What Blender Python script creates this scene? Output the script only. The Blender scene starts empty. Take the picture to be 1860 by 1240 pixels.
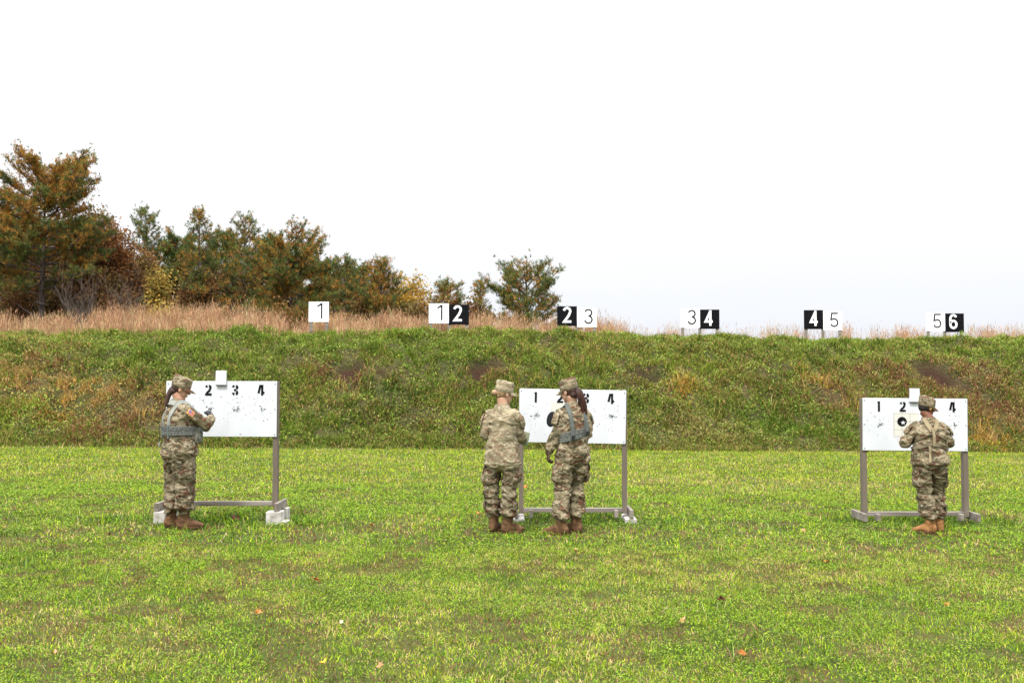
import bpy, math, random
import numpy as np
from mathutils import Vector, Matrix
from mathutils.bvhtree import BVHTree
R = math.radians
scene = bpy.context.scene
col = scene.collection
# ---------------------------------------------------------------- camera
F, CZ, HOR = 1808.0, 1.57, 690.0            # focal length in photo pixels, eye height, horizon row
PITCH = math.atan((HOR - 620) / F)
cam = bpy.data.cameras.new("camera")
cam.lens = 35; cam.sensor_width = 36; cam.clip_start = .05; cam.clip_end = 5000
co = bpy.data.objects.new("camera", cam); col.objects.link(co)
co.location = (0, 0, CZ); co.rotation_euler = (R(90) + PITCH, 0, 0)
scene.camera = co
# ---------------------------------------------------------------- sky and sun: bright overcast
world = bpy.data.worlds.new("World"); scene.world = world; world.use_nodes = True
wn, wl = world.node_tree.nodes, world.node_tree.links
for n in list(wn): wn.remove(n)
SUN_EL, SUN_AZ = R(58), R(200)              # azimuth measured clockwise from +Y (behind the camera, left)
sky = wn.new("ShaderNodeTexSky"); sky.sky_type = 'NISHITA'; sky.sun_disc = False
sky.sun_elevation = SUN_EL; sky.sun_rotation = SUN_AZ; sky.dust_density = 4
tc = wn.new("ShaderNodeTexCoord"); sp = wn.new("ShaderNodeSeparateXYZ")
wl.new(tc.outputs["Generated"], sp.inputs[0])
rp = wn.new("ShaderNodeValToRGB")
els = rp.color_ramp.elements
els[0].position = 0.0; els[0].color = (.60, .625, .68, 1)
els[1].position = 1.0; els[1].color = (2.45, 2.5, 2.6, 1)
e = els.new(.13); e.color = (.70, .705, .72, 1)
e = els.new(.3); e.color = (1.15, 1.16, 1.19, 1)
wl.new(sp.outputs[2], rp.inputs[0])
nz = wn.new("ShaderNodeTexNoise"); nz.inputs["Scale"].default_value = 1.6; nz.inputs["Detail"].default_value = 5
mp = wn.new("ShaderNodeMapping"); mp.inputs["Scale"].default_value = (1, 1, 4)
wl.new(tc.outputs["Generated"], mp.inputs[0]); wl.new(mp.outputs[0], nz.inputs[0])
mr = wn.new("ShaderNodeMapRange"); mr.inputs[1].default_value = .3; mr.inputs[2].default_value = .7
mr.inputs[3].default_value = 9.7; mr.inputs[4].default_value = 10.2
wl.new(nz.outputs[0], mr.inputs[0])
vm = wn.new("ShaderNodeVectorMath"); vm.operation = 'SCALE'
wl.new(rp.outputs[0], vm.inputs[0]); wl.new(mr.outputs[0], vm.inputs["Scale"])
mx = wn.new("ShaderNodeMix"); mx.data_type = 'RGBA'; mx.inputs[0].default_value = .96   # cloud deck over the blue sky
wl.new(sky.outputs[0], mx.inputs[6]); wl.new(vm.outputs[0], mx.inputs[7])
bg = wn.new("ShaderNodeBackground"); bg.inputs[1].default_value = .1
wl.new(mx.outputs[2], bg.inputs[0])
wo = wn.new("ShaderNodeOutputWorld"); wl.new(bg.outputs[0], wo.inputs[0])
sl = bpy.data.lights.new("sun", 'SUN'); sl.energy = 2.7; sl.angle = R(10); sl.color = (1, .97, .92)
so = bpy.data.objects.new("sun", sl); col.objects.link(so)
sd = Vector((math.sin(SUN_AZ) * math.cos(SUN_EL), math.cos(SUN_AZ) * math.cos(SUN_EL), math.sin(SUN_EL)))
so.rotation_euler = sd.to_track_quat('Z', 'Y').to_euler(); so.location = (0, -5, 30)
vs = scene.view_settings
vs.view_transform = 'Standard'; vs.look = 'None'; vs.gamma = 1; vs.exposure = 0.55
scene.cycles.max_bounces = 5; scene.cycles.diffuse_bounces = 3; scene.cycles.transparent_max_bounces = 4

# ---------------------------------------------------------------- helpers
def tag(o, label=None, cat=None, group=None, kind=None):
    if label: o["label"] = label
    if cat: o["category"] = cat
    if group: o["group"] = group
    if kind: o["kind"] = kind
    return o
def empty(name, loc, rz=0):
    o = bpy.data.objects.new(name, None); col.objects.link(o)
    o.location = loc; o.rotation_euler = (0, 0, rz); o.empty_display_size = .2
    return o
def P(px, py, Y):
    """world point on the plane y = Y seen at photo pixel (px, py)"""
    dx, dz = (px - 930) / F, -(py - 620) / F
    c, s = math.cos(PITCH), math.sin(PITCH)
    d = (dx, c - dz * s, s + dz * c)
    k = Y / d[1]
    return Vector((d[0] * k, Y, CZ + d[2] * k))
def ground_z(x, y=0):
    return -.0125 * np.clip(x, -40, 40)

def _h(ix, iy, iz, seed):
    h = (ix * 374761393 + iy * 668265263 + iz * 2147483647 + seed * 974634777) & 0xFFFFFFFF
    h = ((h ^ (h >> 13)) * 1274126177) & 0xFFFFFFFF
    h = (h ^ (h >> 16)) & 0xFFFFFFFF
    h = (h * 2246822519) & 0xFFFFFFFF
    return ((h ^ (h >> 15)) & 0xFFFF) / 65535.0
def vnoise(p, seed=0):
    """value noise 0..1 of points (n,3)"""
    p = np.asarray(p, float)
    i = np.floor(p).astype(np.int64); f = p - i; f = f * f * (3 - 2 * f)
    r = 0
    for dx in (0, 1):
        for dy in (0, 1):
            for dz in (0, 1):
                w = (f[:, 0] if dx else 1 - f[:, 0]) * (f[:, 1] if dy else 1 - f[:, 1]) * (f[:, 2] if dz else 1 - f[:, 2])
                r = r + w * _h(i[:, 0] + dx, i[:, 1] + dy, i[:, 2] + dz, seed)
    return r
def fbm(p, seed=0, oct=3):
    a, s, t = 0, .5, 0
    for k in range(oct):
        a = a + s * vnoise(np.asarray(p) * 2 ** k, seed + k); t += s; s *= .5
    return a / t
def fb2(x, y, sc, seed=0, oct=3):
    return fbm(np.stack([x / sc, y / sc, np.zeros_like(x)], 1), seed, oct)
def sstep(a, b, x):
    t = np.clip((x - a) / (b - a), 0, 1); return t * t * (3 - 2 * t)

def new_mesh(name, verts, faces, mat=None, parent=None, smooth=False, colr=None, mats=None, midx=None):
    me = bpy.data.meshes.new(name)
    verts = np.asarray(verts, np.float32)
    if isinstance(faces, np.ndarray):
        n, k = faces.shape
        me.vertices.add(len(verts)); me.vertices.foreach_set("co", verts.ravel())
        me.loops.add(n * k); me.loops.foreach_set("vertex_index", faces.astype(np.int32).ravel())
        me.polygons.add(n); me.polygons.foreach_set("loop_start", np.arange(0, n * k, k, dtype=np.int32))
        me.polygons.foreach_set("loop_total", np.full(n, k, np.int32))
        me.update(calc_edges=True)
    else:
        me.from_pydata([tuple(map(float, v)) for v in verts], [], [tuple(map(int, f)) for f in faces]); me.update()
    if smooth: me.polygons.foreach_set("use_smooth", np.ones(len(me.polygons), bool))
    if colr is not None:
        a = me.color_attributes.new("Col", 'FLOAT_COLOR', 'POINT')
        c = np.ones((len(verts), 4), np.float32); c[:, :3] = colr
        a.data.foreach_set("color", c.ravel())
    for m in (mats or ([mat] if mat else [])): me.materials.append(m)
    if midx is not None: me.polygons.foreach_set("material_index", np.asarray(midx, np.int32))
    o = bpy.data.objects.new(name, me); col.objects.link(o)
    if parent: o.parent = parent
    return o

class MB:
    def __init__(s): s.v = []; s.f = []; s.m = []
    def add(s, v, f, m=0):
        b = len(s.v); s.v += [tuple(map(float, p)) for p in v]
        s.f += [tuple(int(i) + b for i in q) for q in f]; s.m += [m] * len(f); return s
    def box(s, lo, hi, m=0, M=None, bev=0):
        x0, y0, z0 = lo; x1, y1, z1 = hi
        if bev:
            b = bev; v = []
            for z, k in ((z0, b), (z0 + b, 0), (z1 - b, 0), (z1, b)):
                v += [(x0 + k + b * .0, y0 + k, z), (x1 - k, y0 + k, z), (x1 - k, y1 - k, z), (x0 + k, y1 - k, z)]
            f = [(3, 2, 1, 0), (12, 13, 14, 15)]
            for r in range(3):
                for i in range(4):
                    j = (i + 1) % 4; f.append((r * 4 + i, r * 4 + j, r * 4 + 4 + j, r * 4 + 4 + i))
        else:
            v = [(x0, y0, z0), (x1, y0, z0), (x1, y1, z0), (x0, y1, z0), (x0, y0, z1), (x1, y0, z1), (x1, y1, z1), (x0, y1, z1)]
            f = [(3, 2, 1, 0), (4, 5, 6, 7), (0, 1, 5, 4), (1, 2, 6, 5), (2, 3, 7, 6), (3, 0, 4, 7)]
        if M is not None: v = [M @ Vector(p) for p in v]
        return s.add(v, f, m)
    def tube(s, pts, rad, sides=16, ref=(1, 0, 0), n=2.0, res=None, m=0, M=None, cap=True):
        """closed loft along pts; rad = r or (ra, rb) per point, ra along ref; ends rounded"""
        A = np.array([[*p, *((r, r) if np.isscalar(r) else r)] for p, r in zip(pts, rad)], float)
        if res: A = catmull(A, res)
        if M is not None:
            A[:, :3] = [tuple(M @ Vector(p)) for p in A[:, :3]]; ref = M.to_3x3() @ Vector(ref)
        T = np.gradient(A[:, :3], axis=0); T /= np.linalg.norm(T, axis=1)[:, None] + 1e-12
        ref = np.array(ref, float)
        a = ref[None] - (T @ ref)[:, None] * T; a /= np.linalg.norm(a, axis=1)[:, None] + 1e-12
        b = np.cross(T, a)
        if cap:
            ex = []
            for k, sg in ((0, -1), (-1, 1)):
                q = []
                rm = min(A[k, 3], A[k, 4])
                for fr, sc in ((.6, .8), (.95, .35)):
                    row = A[k].copy(); row[:3] += T[k] * sg * rm * .55 * fr; row[3:] *= sc; q.append(row)
                ex.append(q)
            A = np.array([ex[0][1], ex[0][0], *A, ex[1][0], ex[1][1]])
            a = np.concatenate([[a[0]] * 2, a, [a[-1]] * 2]); b = np.concatenate([[b[0]] * 2, b, [b[-1]] * 2])
        th = np.arange(sides) / sides * 2 * math.pi
        c, sn = np.cos(th), np.sin(th)
        c2, s2 = np.sign(c) * np.abs(c) ** (2 / n), np.sign(sn) * np.abs(sn) ** (2 / n)
        V = A[:, None, :3] + a[:, None] * (A[:, 3, None] * c2)[..., None] + b[:, None] * (A[:, 4, None] * s2)[..., None]
        N = len(A); f = []
        for i in range(N - 1):
            for j in range(sides):
                k = (j + 1) % sides
                f.append((i * sides + j, i * sides + k, (i + 1) * sides + k, (i + 1) * sides + j))
        f.append(tuple(range(sides))[::-1]); f.append(tuple((N - 1) * sides + j for j in range(sides)))
        return s.add(V.reshape(-1, 3), f, m)
    def ell(s, c, r, M=None, seg=18, rings=12, m=0):
        v = [(0, 0, -1)]; f = []
        for i in range(1, rings):
            ph = -math.pi / 2 + math.pi * i / rings
            for j in range(seg):
                th = 2 * math.pi * j / seg
                v.append((math.cos(ph) * math.cos(th), math.cos(ph) * math.sin(th), math.sin(ph)))
        v.append((0, 0, 1)); L = len(v) - 1
        for j in range(seg):
            k = (j + 1) % seg
            f.append((0, 1 + k, 1 + j)); f.append((L, L - seg + j, L - seg + k))
            for i in range(rings - 2):
                f.append((1 + i * seg + j, 1 + i * seg + k, 1 + (i + 1) * seg + k, 1 + (i + 1) * seg + j))
        v = [Vector((c[0] + p[0] * r[0], c[1] + p[1] * r[1], c[2] + p[2] * r[2])) for p in v]
        if M is not None: v = [M @ p for p in v]
        return s.add(v, f, m)
    def build(s, name, mat, parent=None, smooth=False):
        mats = mat if isinstance(mat, list) else [mat]
        return new_mesh(name, s.v, s.f, parent=parent, smooth=smooth, mats=mats, midx=s.m if len(mats) > 1 else None)
def catmull(A, res):
    A = np.asarray(A, float); Q = np.vstack([2 * A[0] - A[1], A, 2 * A[-1] - A[-2]]); out = []
    for i in range(1, len(Q) - 2):
        for k in range(res):
            t = k / res
            out.append(.5 * (2 * Q[i] + (Q[i + 1] - Q[i - 1]) * t + (2 * Q[i - 1] - 5 * Q[i] + 4 * Q[i + 1] - Q[i + 2]) * t * t
                             + (3 * Q[i] - Q[i - 1] - 3 * Q[i + 1] + Q[i + 2]) * t ** 3))
    out.append(A[-1]); return np.array(out)
def remesh(mb, voxel, name, mat, parent, disp=None, smooth=2):
    """merge overlapping closed lofts of mb into one continuous surface, then fold it"""
    o = mb.build("tmp", mat)
    md = o.modifiers.new("r", 'REMESH'); md.mode = 'VOXEL'; md.voxel_size = voxel; md.use_smooth_shade = True
    ms = o.modifiers.new("s", 'SMOOTH'); ms.iterations = smooth; ms.factor = .5
    dg = bpy.context.evaluated_depsgraph_get(); dg.update()
    me = bpy.data.meshes.new_from_object(o.evaluated_get(dg)); me.name = name
    bpy.data.objects.remove(o)
    if disp:
        n = len(me.vertices); v = np.empty(n * 3, np.float32); me.vertices.foreach_get("co", v); v = v.reshape(-1, 3)
        no = np.empty(n * 3, np.float32); me.vertex_normals.foreach_get("vector", no); no = no.reshape(-1, 3)
        v = v + no * disp(v, no)[:, None]
        me.vertices.foreach_set("co", v.astype(np.float32).ravel()); me.update()
    me.polygons.foreach_set("use_smooth", np.ones(len(me.polygons), bool))
    r = bpy.data.objects.new(name, me); col.objects.link(r)
    if not me.materials: me.materials.append(mat)
    if parent: r.parent = parent
    return r

# ---------------------------------------------------------------- materials
def mat(name, base=(.5, .5, .5), rough=.8, build=None, spec=.3, bump=None):
    m = bpy.data.materials.new(name); m.use_nodes = True
    nt = m.node_tree; b = nt.nodes["Principled BSDF"]
    b.inputs["Base Color"].default_value = (*base, 1); b.inputs["Roughness"].default_value = rough
    b.inputs["Specular IOR Level"].default_value = spec
    if build: build(nt, b)
    if bump:
        sc, st = bump[:2]
        n = nt.nodes.new("ShaderNodeTexNoise"); n.inputs["Scale"].default_value = sc; n.inputs["Detail"].default_value = 4
        t = nt.nodes.new("ShaderNodeTexCoord"); nt.links.new(t.outputs["Object"], n.inputs[0])
        u = nt.nodes.new("ShaderNodeBump"); u.inputs["Strength"].default_value = st; u.inputs["Distance"].default_value = bump[2] if len(bump) > 2 else .01
        nt.links.new(n.outputs[0], u.inputs["Height"]); nt.links.new(u.outputs[0], b.inputs["Normal"])
    return m
def noise_node(nt, scale, detail=3, mapscale=(1, 1, 1), dist=0, loc=(0, 0, 0), coord="Object"):
    t = nt.nodes.new("ShaderNodeTexCoord"); m = nt.nodes.new("ShaderNodeMapping")
    m.inputs["Scale"].default_value = mapscale; m.inputs["Location"].default_value = loc
    n = nt.nodes.new("ShaderNodeTexNoise"); n.inputs["Scale"].default_value = scale; n.inputs["Detail"].default_value = detail
    n.inputs["Distortion"].default_value = dist
    nt.links.new(t.outputs[coord], m.inputs[0]); nt.links.new(m.outputs[0], n.inputs[0])
    return n.outputs[0]
def ramp(nt, fac, stops, const=False):
    r = nt.nodes.new("ShaderNodeValToRGB"); r.color_ramp.interpolation = 'CONSTANT' if const else 'LINEAR'
    e = r.color_ramp.elements
    e[0].position = stops[0][0]; e[0].color = (*stops[0][1], 1)
    e[1].position = stops[-1][0]; e[1].color = (*stops[-1][1], 1)
    for p, c in stops[1:-1]:
        q = e.new(p); q.color = (*c, 1)
    nt.links.new(fac, r.inputs[0]); return r.outputs[0]
def mixc(nt, f, a, b):
    x = nt.nodes.new("ShaderNodeMix"); x.data_type = 'RGBA'
    if isinstance(f, float): x.inputs[0].default_value = f
    else: nt.links.new(f, x.inputs[0])
    for s_, i in ((a, 6), (b, 7)):
        if isinstance(s_, tuple): x.inputs[i].default_value = (*s_, 1)
        else: nt.links.new(s_, x.inputs[i])
    return x.outputs[2]
def camo(name, pale=0., gain=1.0, off=0.):
    g = lambda c: tuple(min(1, (v * (1 - pale) + p * pale) * gain) for v, p in zip(c, (.40, .345, .235)))
    def b(nt, bs):
        n1 = noise_node(nt, 8, 4, (1, 1, 1.6), .5, (off, 0, off))
        base = ramp(nt, n1, [(0, g((.092, .083, .048))), (.43, g((.20, .163, .10))), (.55, g((.30, .25, .165))), (.63, g((.165, .14, .085)))], True)
        n2 = noise_node(nt, 10, 4, (1, 1, 2.0), .8, (5 + off, 3, 1))
        m2 = ramp(nt, n2, [(0, (0, 0, 0)), (.56, (0, 0, 0)), (.585, (1, 1, 1)), (1, (1, 1, 1))])
        c = mixc(nt, m2, base, g((.125, .064, .038)))
        n3 = noise_node(nt, 19, 3, (1, 1, 2.2), 1, (9, off, 4))
        m3 = ramp(nt, n3, [(0, (0, 0, 0)), (.61, (0, 0, 0)), (.63, (1, 1, 1)), (1, (1, 1, 1))])
        c = mixc(nt, m3, c, g((.045, .034, .026)))
        n4 = noise_node(nt, 20, 3, (1, 1, 2.2), 1, (2, 7 + off, 8))
        m4 = ramp(nt, n4, [(0, (0, 0, 0)), (.62, (0, 0, 0)), (.64, (1, 1, 1)), (1, (1, 1, 1))])
        c = mixc(nt, m4, c, g((.38, .325, .235)))
        nt.links.new(c, bs.inputs["Base Color"])
    return mat(name, rough=.95, spec=.1, build=b, bump=(60, .5, .004))
M = {}
def wood(nt, b):
    n = noise_node(nt, 9, 5, (1, 1, .12), .6)
    c = ramp(nt, n, [(.3, (.09, .07, .052)), (.5, (.165, .135, .105)), (.7, (.235, .20, .16))])
    n2 = noise_node(nt, 60, 4, (1, 1, .1), 0)
    c = mixc(nt, n2, c, (.14, .11, .085)); nt.links.new(c, b.inputs["Base Color"])
M['wood'] = mat("weathered_wood", rough=.85, build=wood, bump=(80, .4, .004))
def woodh(nt, b):
    n = noise_node(nt, 9, 5, (.12, 1, 1), .6)
    c = ramp(nt, n, [(.3, (.12, .10, .08)), (.5, (.215, .185, .155)), (.7, (.30, .265, .23))])
    nt.links.new(c, b.inputs["Base Color"])
M['woodh'] = mat("weathered_wood_bar", rough=.85, build=woodh, bump=(80, .4, .004))
def paint(nt, b):
    n = noise_node(nt, 3.5, 6, (1, 1, .6), .3)
    c = ramp(nt, n, [(.25, (.53, .545, .57)), (.5, (.60, .615, .645)), (.8, (.63, .645, .67))])
    nt.links.new(c, b.inputs["Base Color"])
M['white'] = mat("white_painted_board", rough=.6, build=paint)
M['signwhite'] = mat("white_sign_paint", (.85, .86, .88), .6)
def blk(nt, b):
    n = noise_node(nt, 14, 5); c = ramp(nt, n, [(.3, (.006, .006, .008)), (.72, (.01, .01, .012)), (.8, (.05, .05, .05))])
    nt.links.new(c, b.inputs["Base Color"])
M['black'] = mat("black_sign_paint", rough=.8, build=blk, spec=.05)
M['digit'] = mat("black_digit_paint", (.008, .008, .01), .8, spec=.05)
M['digitw'] = mat("white_digit_paint", (.85, .86, .87), .6)
M['hole'] = mat("bullet_marks_dark", (.06, .065, .055), .9)
M['holeg'] = mat("bullet_marks_grey", (.27, .28, .27), .9)
def conc(nt, b):
    n = noise_node(nt, 12, 6); c = ramp(nt, n, [(.3, (.26, .23, .20)), (.5, (.45, .42, .385)), (.7, (.58, .56, .53))])
    nt.links.new(c, b.inputs["Base Color"])
M['block'] = mat("whitewashed_block", rough=.9, build=conc, bump=(40, .6, .006))
M['cream'] = mat("cream_paper", (.60, .575, .52), .8)
M['line'] = mat("thin_ink_line", (.25, .24, .2), .8)
M['metal'] = mat("dark_screw", (.05, .05, .05), .5)
def attr_mat(name, rough=.7, trans=.25, spec=.15):
    def b(nt, bs):
        a = nt.nodes.new("ShaderNodeAttribute"); a.attribute_name = "Col"
        nt.links.new(a.outputs[0], bs.inputs["Base Color"])
        t = nt.nodes.new("ShaderNodeBsdfTranslucent"); nt.links.new(a.outputs[0], t.inputs[0])
        x = nt.nodes.new("ShaderNodeMixShader"); x.inputs[0].default_value = trans
        o = nt.nodes["Material Output"]
        nt.links.new(bs.outputs[0], x.inputs[1]); nt.links.new(t.outputs[0], x.inputs[2]); nt.links.new(x.outputs[0], o.inputs[0])
    return mat(name, rough=rough, spec=spec, build=b)
M['blade'] = attr_mat("grass_blades")
M['needle'] = attr_mat("needles", .7, .2)
M['leaf'] = attr_mat("leaves", .7, .3)
def soil(nt, b):
    n = noise_node(nt, 1.1, 6); n2 = noise_node(nt, 24, 5)
    c = ramp(nt, n, [(.35, (.07, .09, .02)), (.55, (.10, .10, .03)), (.75, (.13, .09, .045))])
    c = mixc(nt, n2, c, (.05, .07, .02)); nt.links.new(c, b.inputs["Base Color"])
M['soil'] = mat("thatch_and_soil", rough=1, spec=.05, build=soil, bump=(30, 1, .03))
def bsoil(nt, b):
    n = noise_node(nt, .9, 6); n2 = noise_node(nt, 12, 5)
    c = ramp(nt, n, [(.35, (.07, .085, .03)), (.55, (.13, .10, .05)), (.7, (.12, .075, .05))])
    c = mixc(nt, n2, c, (.05, .05, .02)); a = nt.nodes.new("ShaderNodeAttribute"); a.attribute_name = "Col"
    c = mixc(nt, a.outputs[2], c, (.045, .024, .016)); nt.links.new(c, b.inputs["Base Color"])
M['bsoil'] = mat("slope_soil", rough=1, spec=.05, build=bsoil, bump=(14, 1, .08))
def bark(nt, b):
    n = noise_node(nt, 10, 6, (1, 1, .25), .5)
    c = ramp(nt, n, [(.3, (.045, .035, .032)), (.5, (.11, .085, .078)), (.7, (.19, .155, .145))]); nt.links.new(c, b.inputs["Base Color"])
M['bark'] = mat("pine_bark", rough=.95, spec=.05, build=bark, bump=(14, 1, .03))
M['deadwood'] = mat("bare_grey_wood", (.13, .105, .09), .95, bump=(10, .8, .02))

# ---------------------------------------------------------------- ground and embankment
XS = np.concatenate([np.linspace(-3000, -45, 14), np.linspace(-40, 40, 81), np.linspace(45, 3000, 14)])
YS = np.concatenate([np.linspace(-3000, -12, 12), np.linspace(-8, 60, 69), np.linspace(70, 3000, 16)])
gx, gy = np.meshgrid(XS, YS); shp = gx.shape; gx = gx.ravel(); gy = gy.ravel()
near = (np.abs(gx) < 42) & (gy > -8) & (gy < 62)
gz = ground_z(gx) + np.where(near, .03 * (fb2(gx, gy, 2.5, 3) - .5), 0) - .02
def grid_faces(ny, nx):
    i, j = np.meshgrid(np.arange(ny - 1), np.arange(nx - 1), indexing='ij'); a = (i * nx + j).ravel()
    return np.stack([a, a + 1, a + nx + 1, a + nx], 1)
o = new_mesh("ground", np.stack([gx, gy, gz], 1), grid_faces(*shp), M['soil'], smooth=True)
tag(o, kind="structure")

RUN = 6.6
def toe(x): return 23.0 + .10 * np.clip(x, -60, 60)
def crest(x): return np.interp(x, [-30, -14, -9, 0, 5, 10, 16, 30], [2.72, 2.80, 2.86, 2.86, 2.74, 2.68, 2.66, 2.66])
DIRT = []       # bare scrapes in the slope: x, y, radius
def slope_xy(px, py):
    lo, hi = 22.0, 33.0
    for _ in range(40):
        m_ = (lo + hi) / 2; p = P(px, py, m_)
        if p.z > float(berm_base(np.array([p.x]), np.array([m_]))[0]): lo = m_
        else: hi = m_
    p = P(px, py, lo); return p.x, lo
def berm_base(x, y):
    t = (y - toe(x)) / RUN
    up = np.sin(np.clip(t, 0, 1) * math.pi / 2) ** 1.08
    down = 1 - sstep(1.9, 4.2, t)
    g0 = ground_z(x)
    return g0 + (crest(x) - g0) * up * down - .25 * sstep(3.4, 4.2, t) - .15 * (1 - sstep(-.15, .0, t))
for px, py, r in ((640, 671, .42), (700, 676, .3), (885, 676, .42), (1165, 684, .36), (1180, 672, .22), (1430, 690, .42), (1465, 692, .25), (1700, 688, .55), (1735, 700, .35), (600, 668, .2)):
    x_, y_ = slope_xy(px, py); DIRT.append((x_, y_, r * 1.0))
def dirtf(x, y):
    d = np.zeros_like(x)
    for a, b, r in DIRT:
        d = np.maximum(d, 1 - sstep(.45, 1.1, np.hypot((x - a) / 1.5, (y - b)) / r + .5 * (fb2(x, y, .25, 8) - .5)))
    return d
def berm_z(x, y):
    t = (y - toe(x)) / RUN
    a = sstep(.0, .12, t) * (1 - .55 * sstep(.8, 1.05, t))
    n = .50 * (fb2(x, y, 1.3, 11, 3) - .5) + .46 * (fb2(x, y, .5, 15, 2) - .5) + .12 * (fb2(x, y, .2, 17, 1) - .5)
    return berm_base(x, y) + a * n - .30 * dirtf(x, y)
bx = np.linspace(-34, 34, 760); bt = np.concatenate([np.linspace(-.06, 1.15, 150), np.linspace(1.2, 4.4, 40)])
BX, BT = np.meshgrid(bx, bt); shp = BX.shape; BX = BX.ravel(); BY = toe(BX) + BT.ravel() * RUN
o = new_mesh("embankment", np.stack([BX, BY, berm_z(BX, BY)], 1), grid_faces(*shp), M['bsoil'], smooth=True, colr=np.repeat(dirtf(BX, BY)[:, None], 3, 1))
tag(o, kind="structure")

# ---------------------------------------------------------------- blades
rng = np.random.default_rng(7)
def blades(x, y, z, L, W, colr, lean=.5, curl=.5, dirx=None, base_dark=None):
    """grass blades: 5 verts, 3 triangles each"""
    n = len(x); az = rng.uniform(0, 2 * math.pi, n) if dirx is None else dirx
    ln = np.abs(rng.normal(0, lean, n)); d = np.stack([np.cos(az), np.sin(az)], 1)
    sa = rng.uniform(0, math.pi, n); s_ = np.stack([np.cos(sa), np.sin(sa), np.zeros(n)], 1) * (W / 2)[:, None]
    p0 = np.stack([x, y, z], 1)
    e1 = np.concatenate([d * np.sin(ln)[:, None], np.cos(ln)[:, None]], 1)
    l2 = ln + curl * rng.uniform(.4, 1.6, n)
    e2 = np.concatenate([d * np.sin(l2)[:, None], np.cos(l2)[:, None]], 1)
    p1 = p0 + e1 * (L * .55)[:, None]; p2 = p1 + e2 * (L * .5)[:, None]
    V = np.stack([p0 - s_, p0 + s_, p1 + s_ * .9, p1 - s_ * .9, p2], 1).reshape(-1, 3)
    b = (np.arange(n) * 5)[:, None, None]
    Fc = (b + np.array([[0, 1, 2], [0, 2, 3], [3, 2, 4]])[None]).reshape(-1, 3)
    return V, Fc, np.repeat(colr, 5, 0)
def leaflets(x, y, z, S, colr, tilt=.5):
    n = len(x); az = rng.uniform(0, 2 * math.pi, n)
    u = np.stack([np.cos(az), np.sin(az), rng.normal(0, tilt, n)], 1)
    v = np.stack([-np.sin(az), np.cos(az), rng.normal(0, tilt, n)], 1)
    c = np.stack([x, y, z], 1); S = S[:, None]
    V = np.stack([c - u * S, c - v * S * .75, c + u * S, c + v * S * .75], 1).reshape(-1, 3)
    b = (np.arange(n) * 4)[:, None, None]
    return V, (b + np.array([[0, 1, 2], [0, 2, 3]])[None]).reshape(-1, 3), np.repeat(colr, 4, 0)
def merge(parts):
    V, Fs, C, k = [], [], [], 0
    for v, f, c in parts: V.append(v); Fs.append(f + k); C.append(c); k += len(v)
    return np.concatenate(V), np.concatenate(Fs), np.concatenate(C)
def pick(n, cols, w):
    """random palette rows, w (n,k) weights"""
    w = np.asarray(w, float); w = w / w.sum(1, keepdims=True); c = np.cumsum(w, 1)
    i = (rng.random(n)[:, None] > c).sum(1); i = np.minimum(i, len(cols) - 1)
    out = np.array(cols)[i] * rng.uniform(.62, 1.38, (n, 1)); return out * rng.uniform(.92, 1.08, (n, 3))
def scatter(n, y0, y1, mar=1.6, p=1.0):
    y = (y0 ** (p + 1) + rng.random(n) * (y1 ** (p + 1) - y0 ** (p + 1))) ** (1 / (p + 1)); h = y * (930 / F) + mar
    return rng.uniform(-1, 1, n) * h, y

STANDX = [(-3.205, 11.0), (.69, 11.4), (4.71, 11.65)]
LP = [(.14, .255, .012), (.27, .385, .014), (.42, .48, .025), (.52, .38, .16), (.20, .10, .055), (.055, .115, .012)]
def lawn_weights(x, y):
    big = fb2(x, y, 2.2, 31, 3); mid = fb2(x, y, .55, 35, 3); sm = fb2(x, y, .22, 39, 2)
    far = sstep(11, 16, y)
    dry = sstep(.47, .64, .55 * mid + .45 * big) ; brown = sstep(.53, .62, .45 * sm + .55 * fb2(x, y, .42, 44, 3))
    # dry strips by the middle of the lawn, lush under the boards
    strip = np.exp(-((y - 16.2) / 1.0) ** 2) * sstep(.45, .65, fb2(x * .35, y, .8, 41))
    lush = np.zeros_like(x)
    for sx, sy in STANDX: lush = np.maximum(lush, np.exp(-(((x - sx - .1) / (1.25 + .5 * (fb2(x, y, .5, 46, 2) - .5))) ** 2 + ((y - sy) / .7) ** 2) ** 2))
    w = np.stack([.35 + .8 * (1 - mid) - .2 * far, .8 + .5 * far + 0 * x, .28 + .75 * far + .5 * dry, .20 + 1.0 * dry + 1.3 * strip + .14 * far, .10 + 3.2 * brown * (1 - .8 * far) + .2 * strip + .2 * dry, .4 - .2 * far + 1.0 * sstep(.5, .7, 1 - mid)], 1)
    w = np.maximum(w, .01)
    l = lush[:, None]; w = w * (1 - .9 * l) + l * .9 * np.array([1.2, .25, .03, .01, .01, 2.2])[None]
    return w, lush, mid, dry, brown
def lawn_z(x, y): return ground_z(x) + .03 * (fb2(x, y, 2.5, 3) - .5) - .02
parts = []
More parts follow.
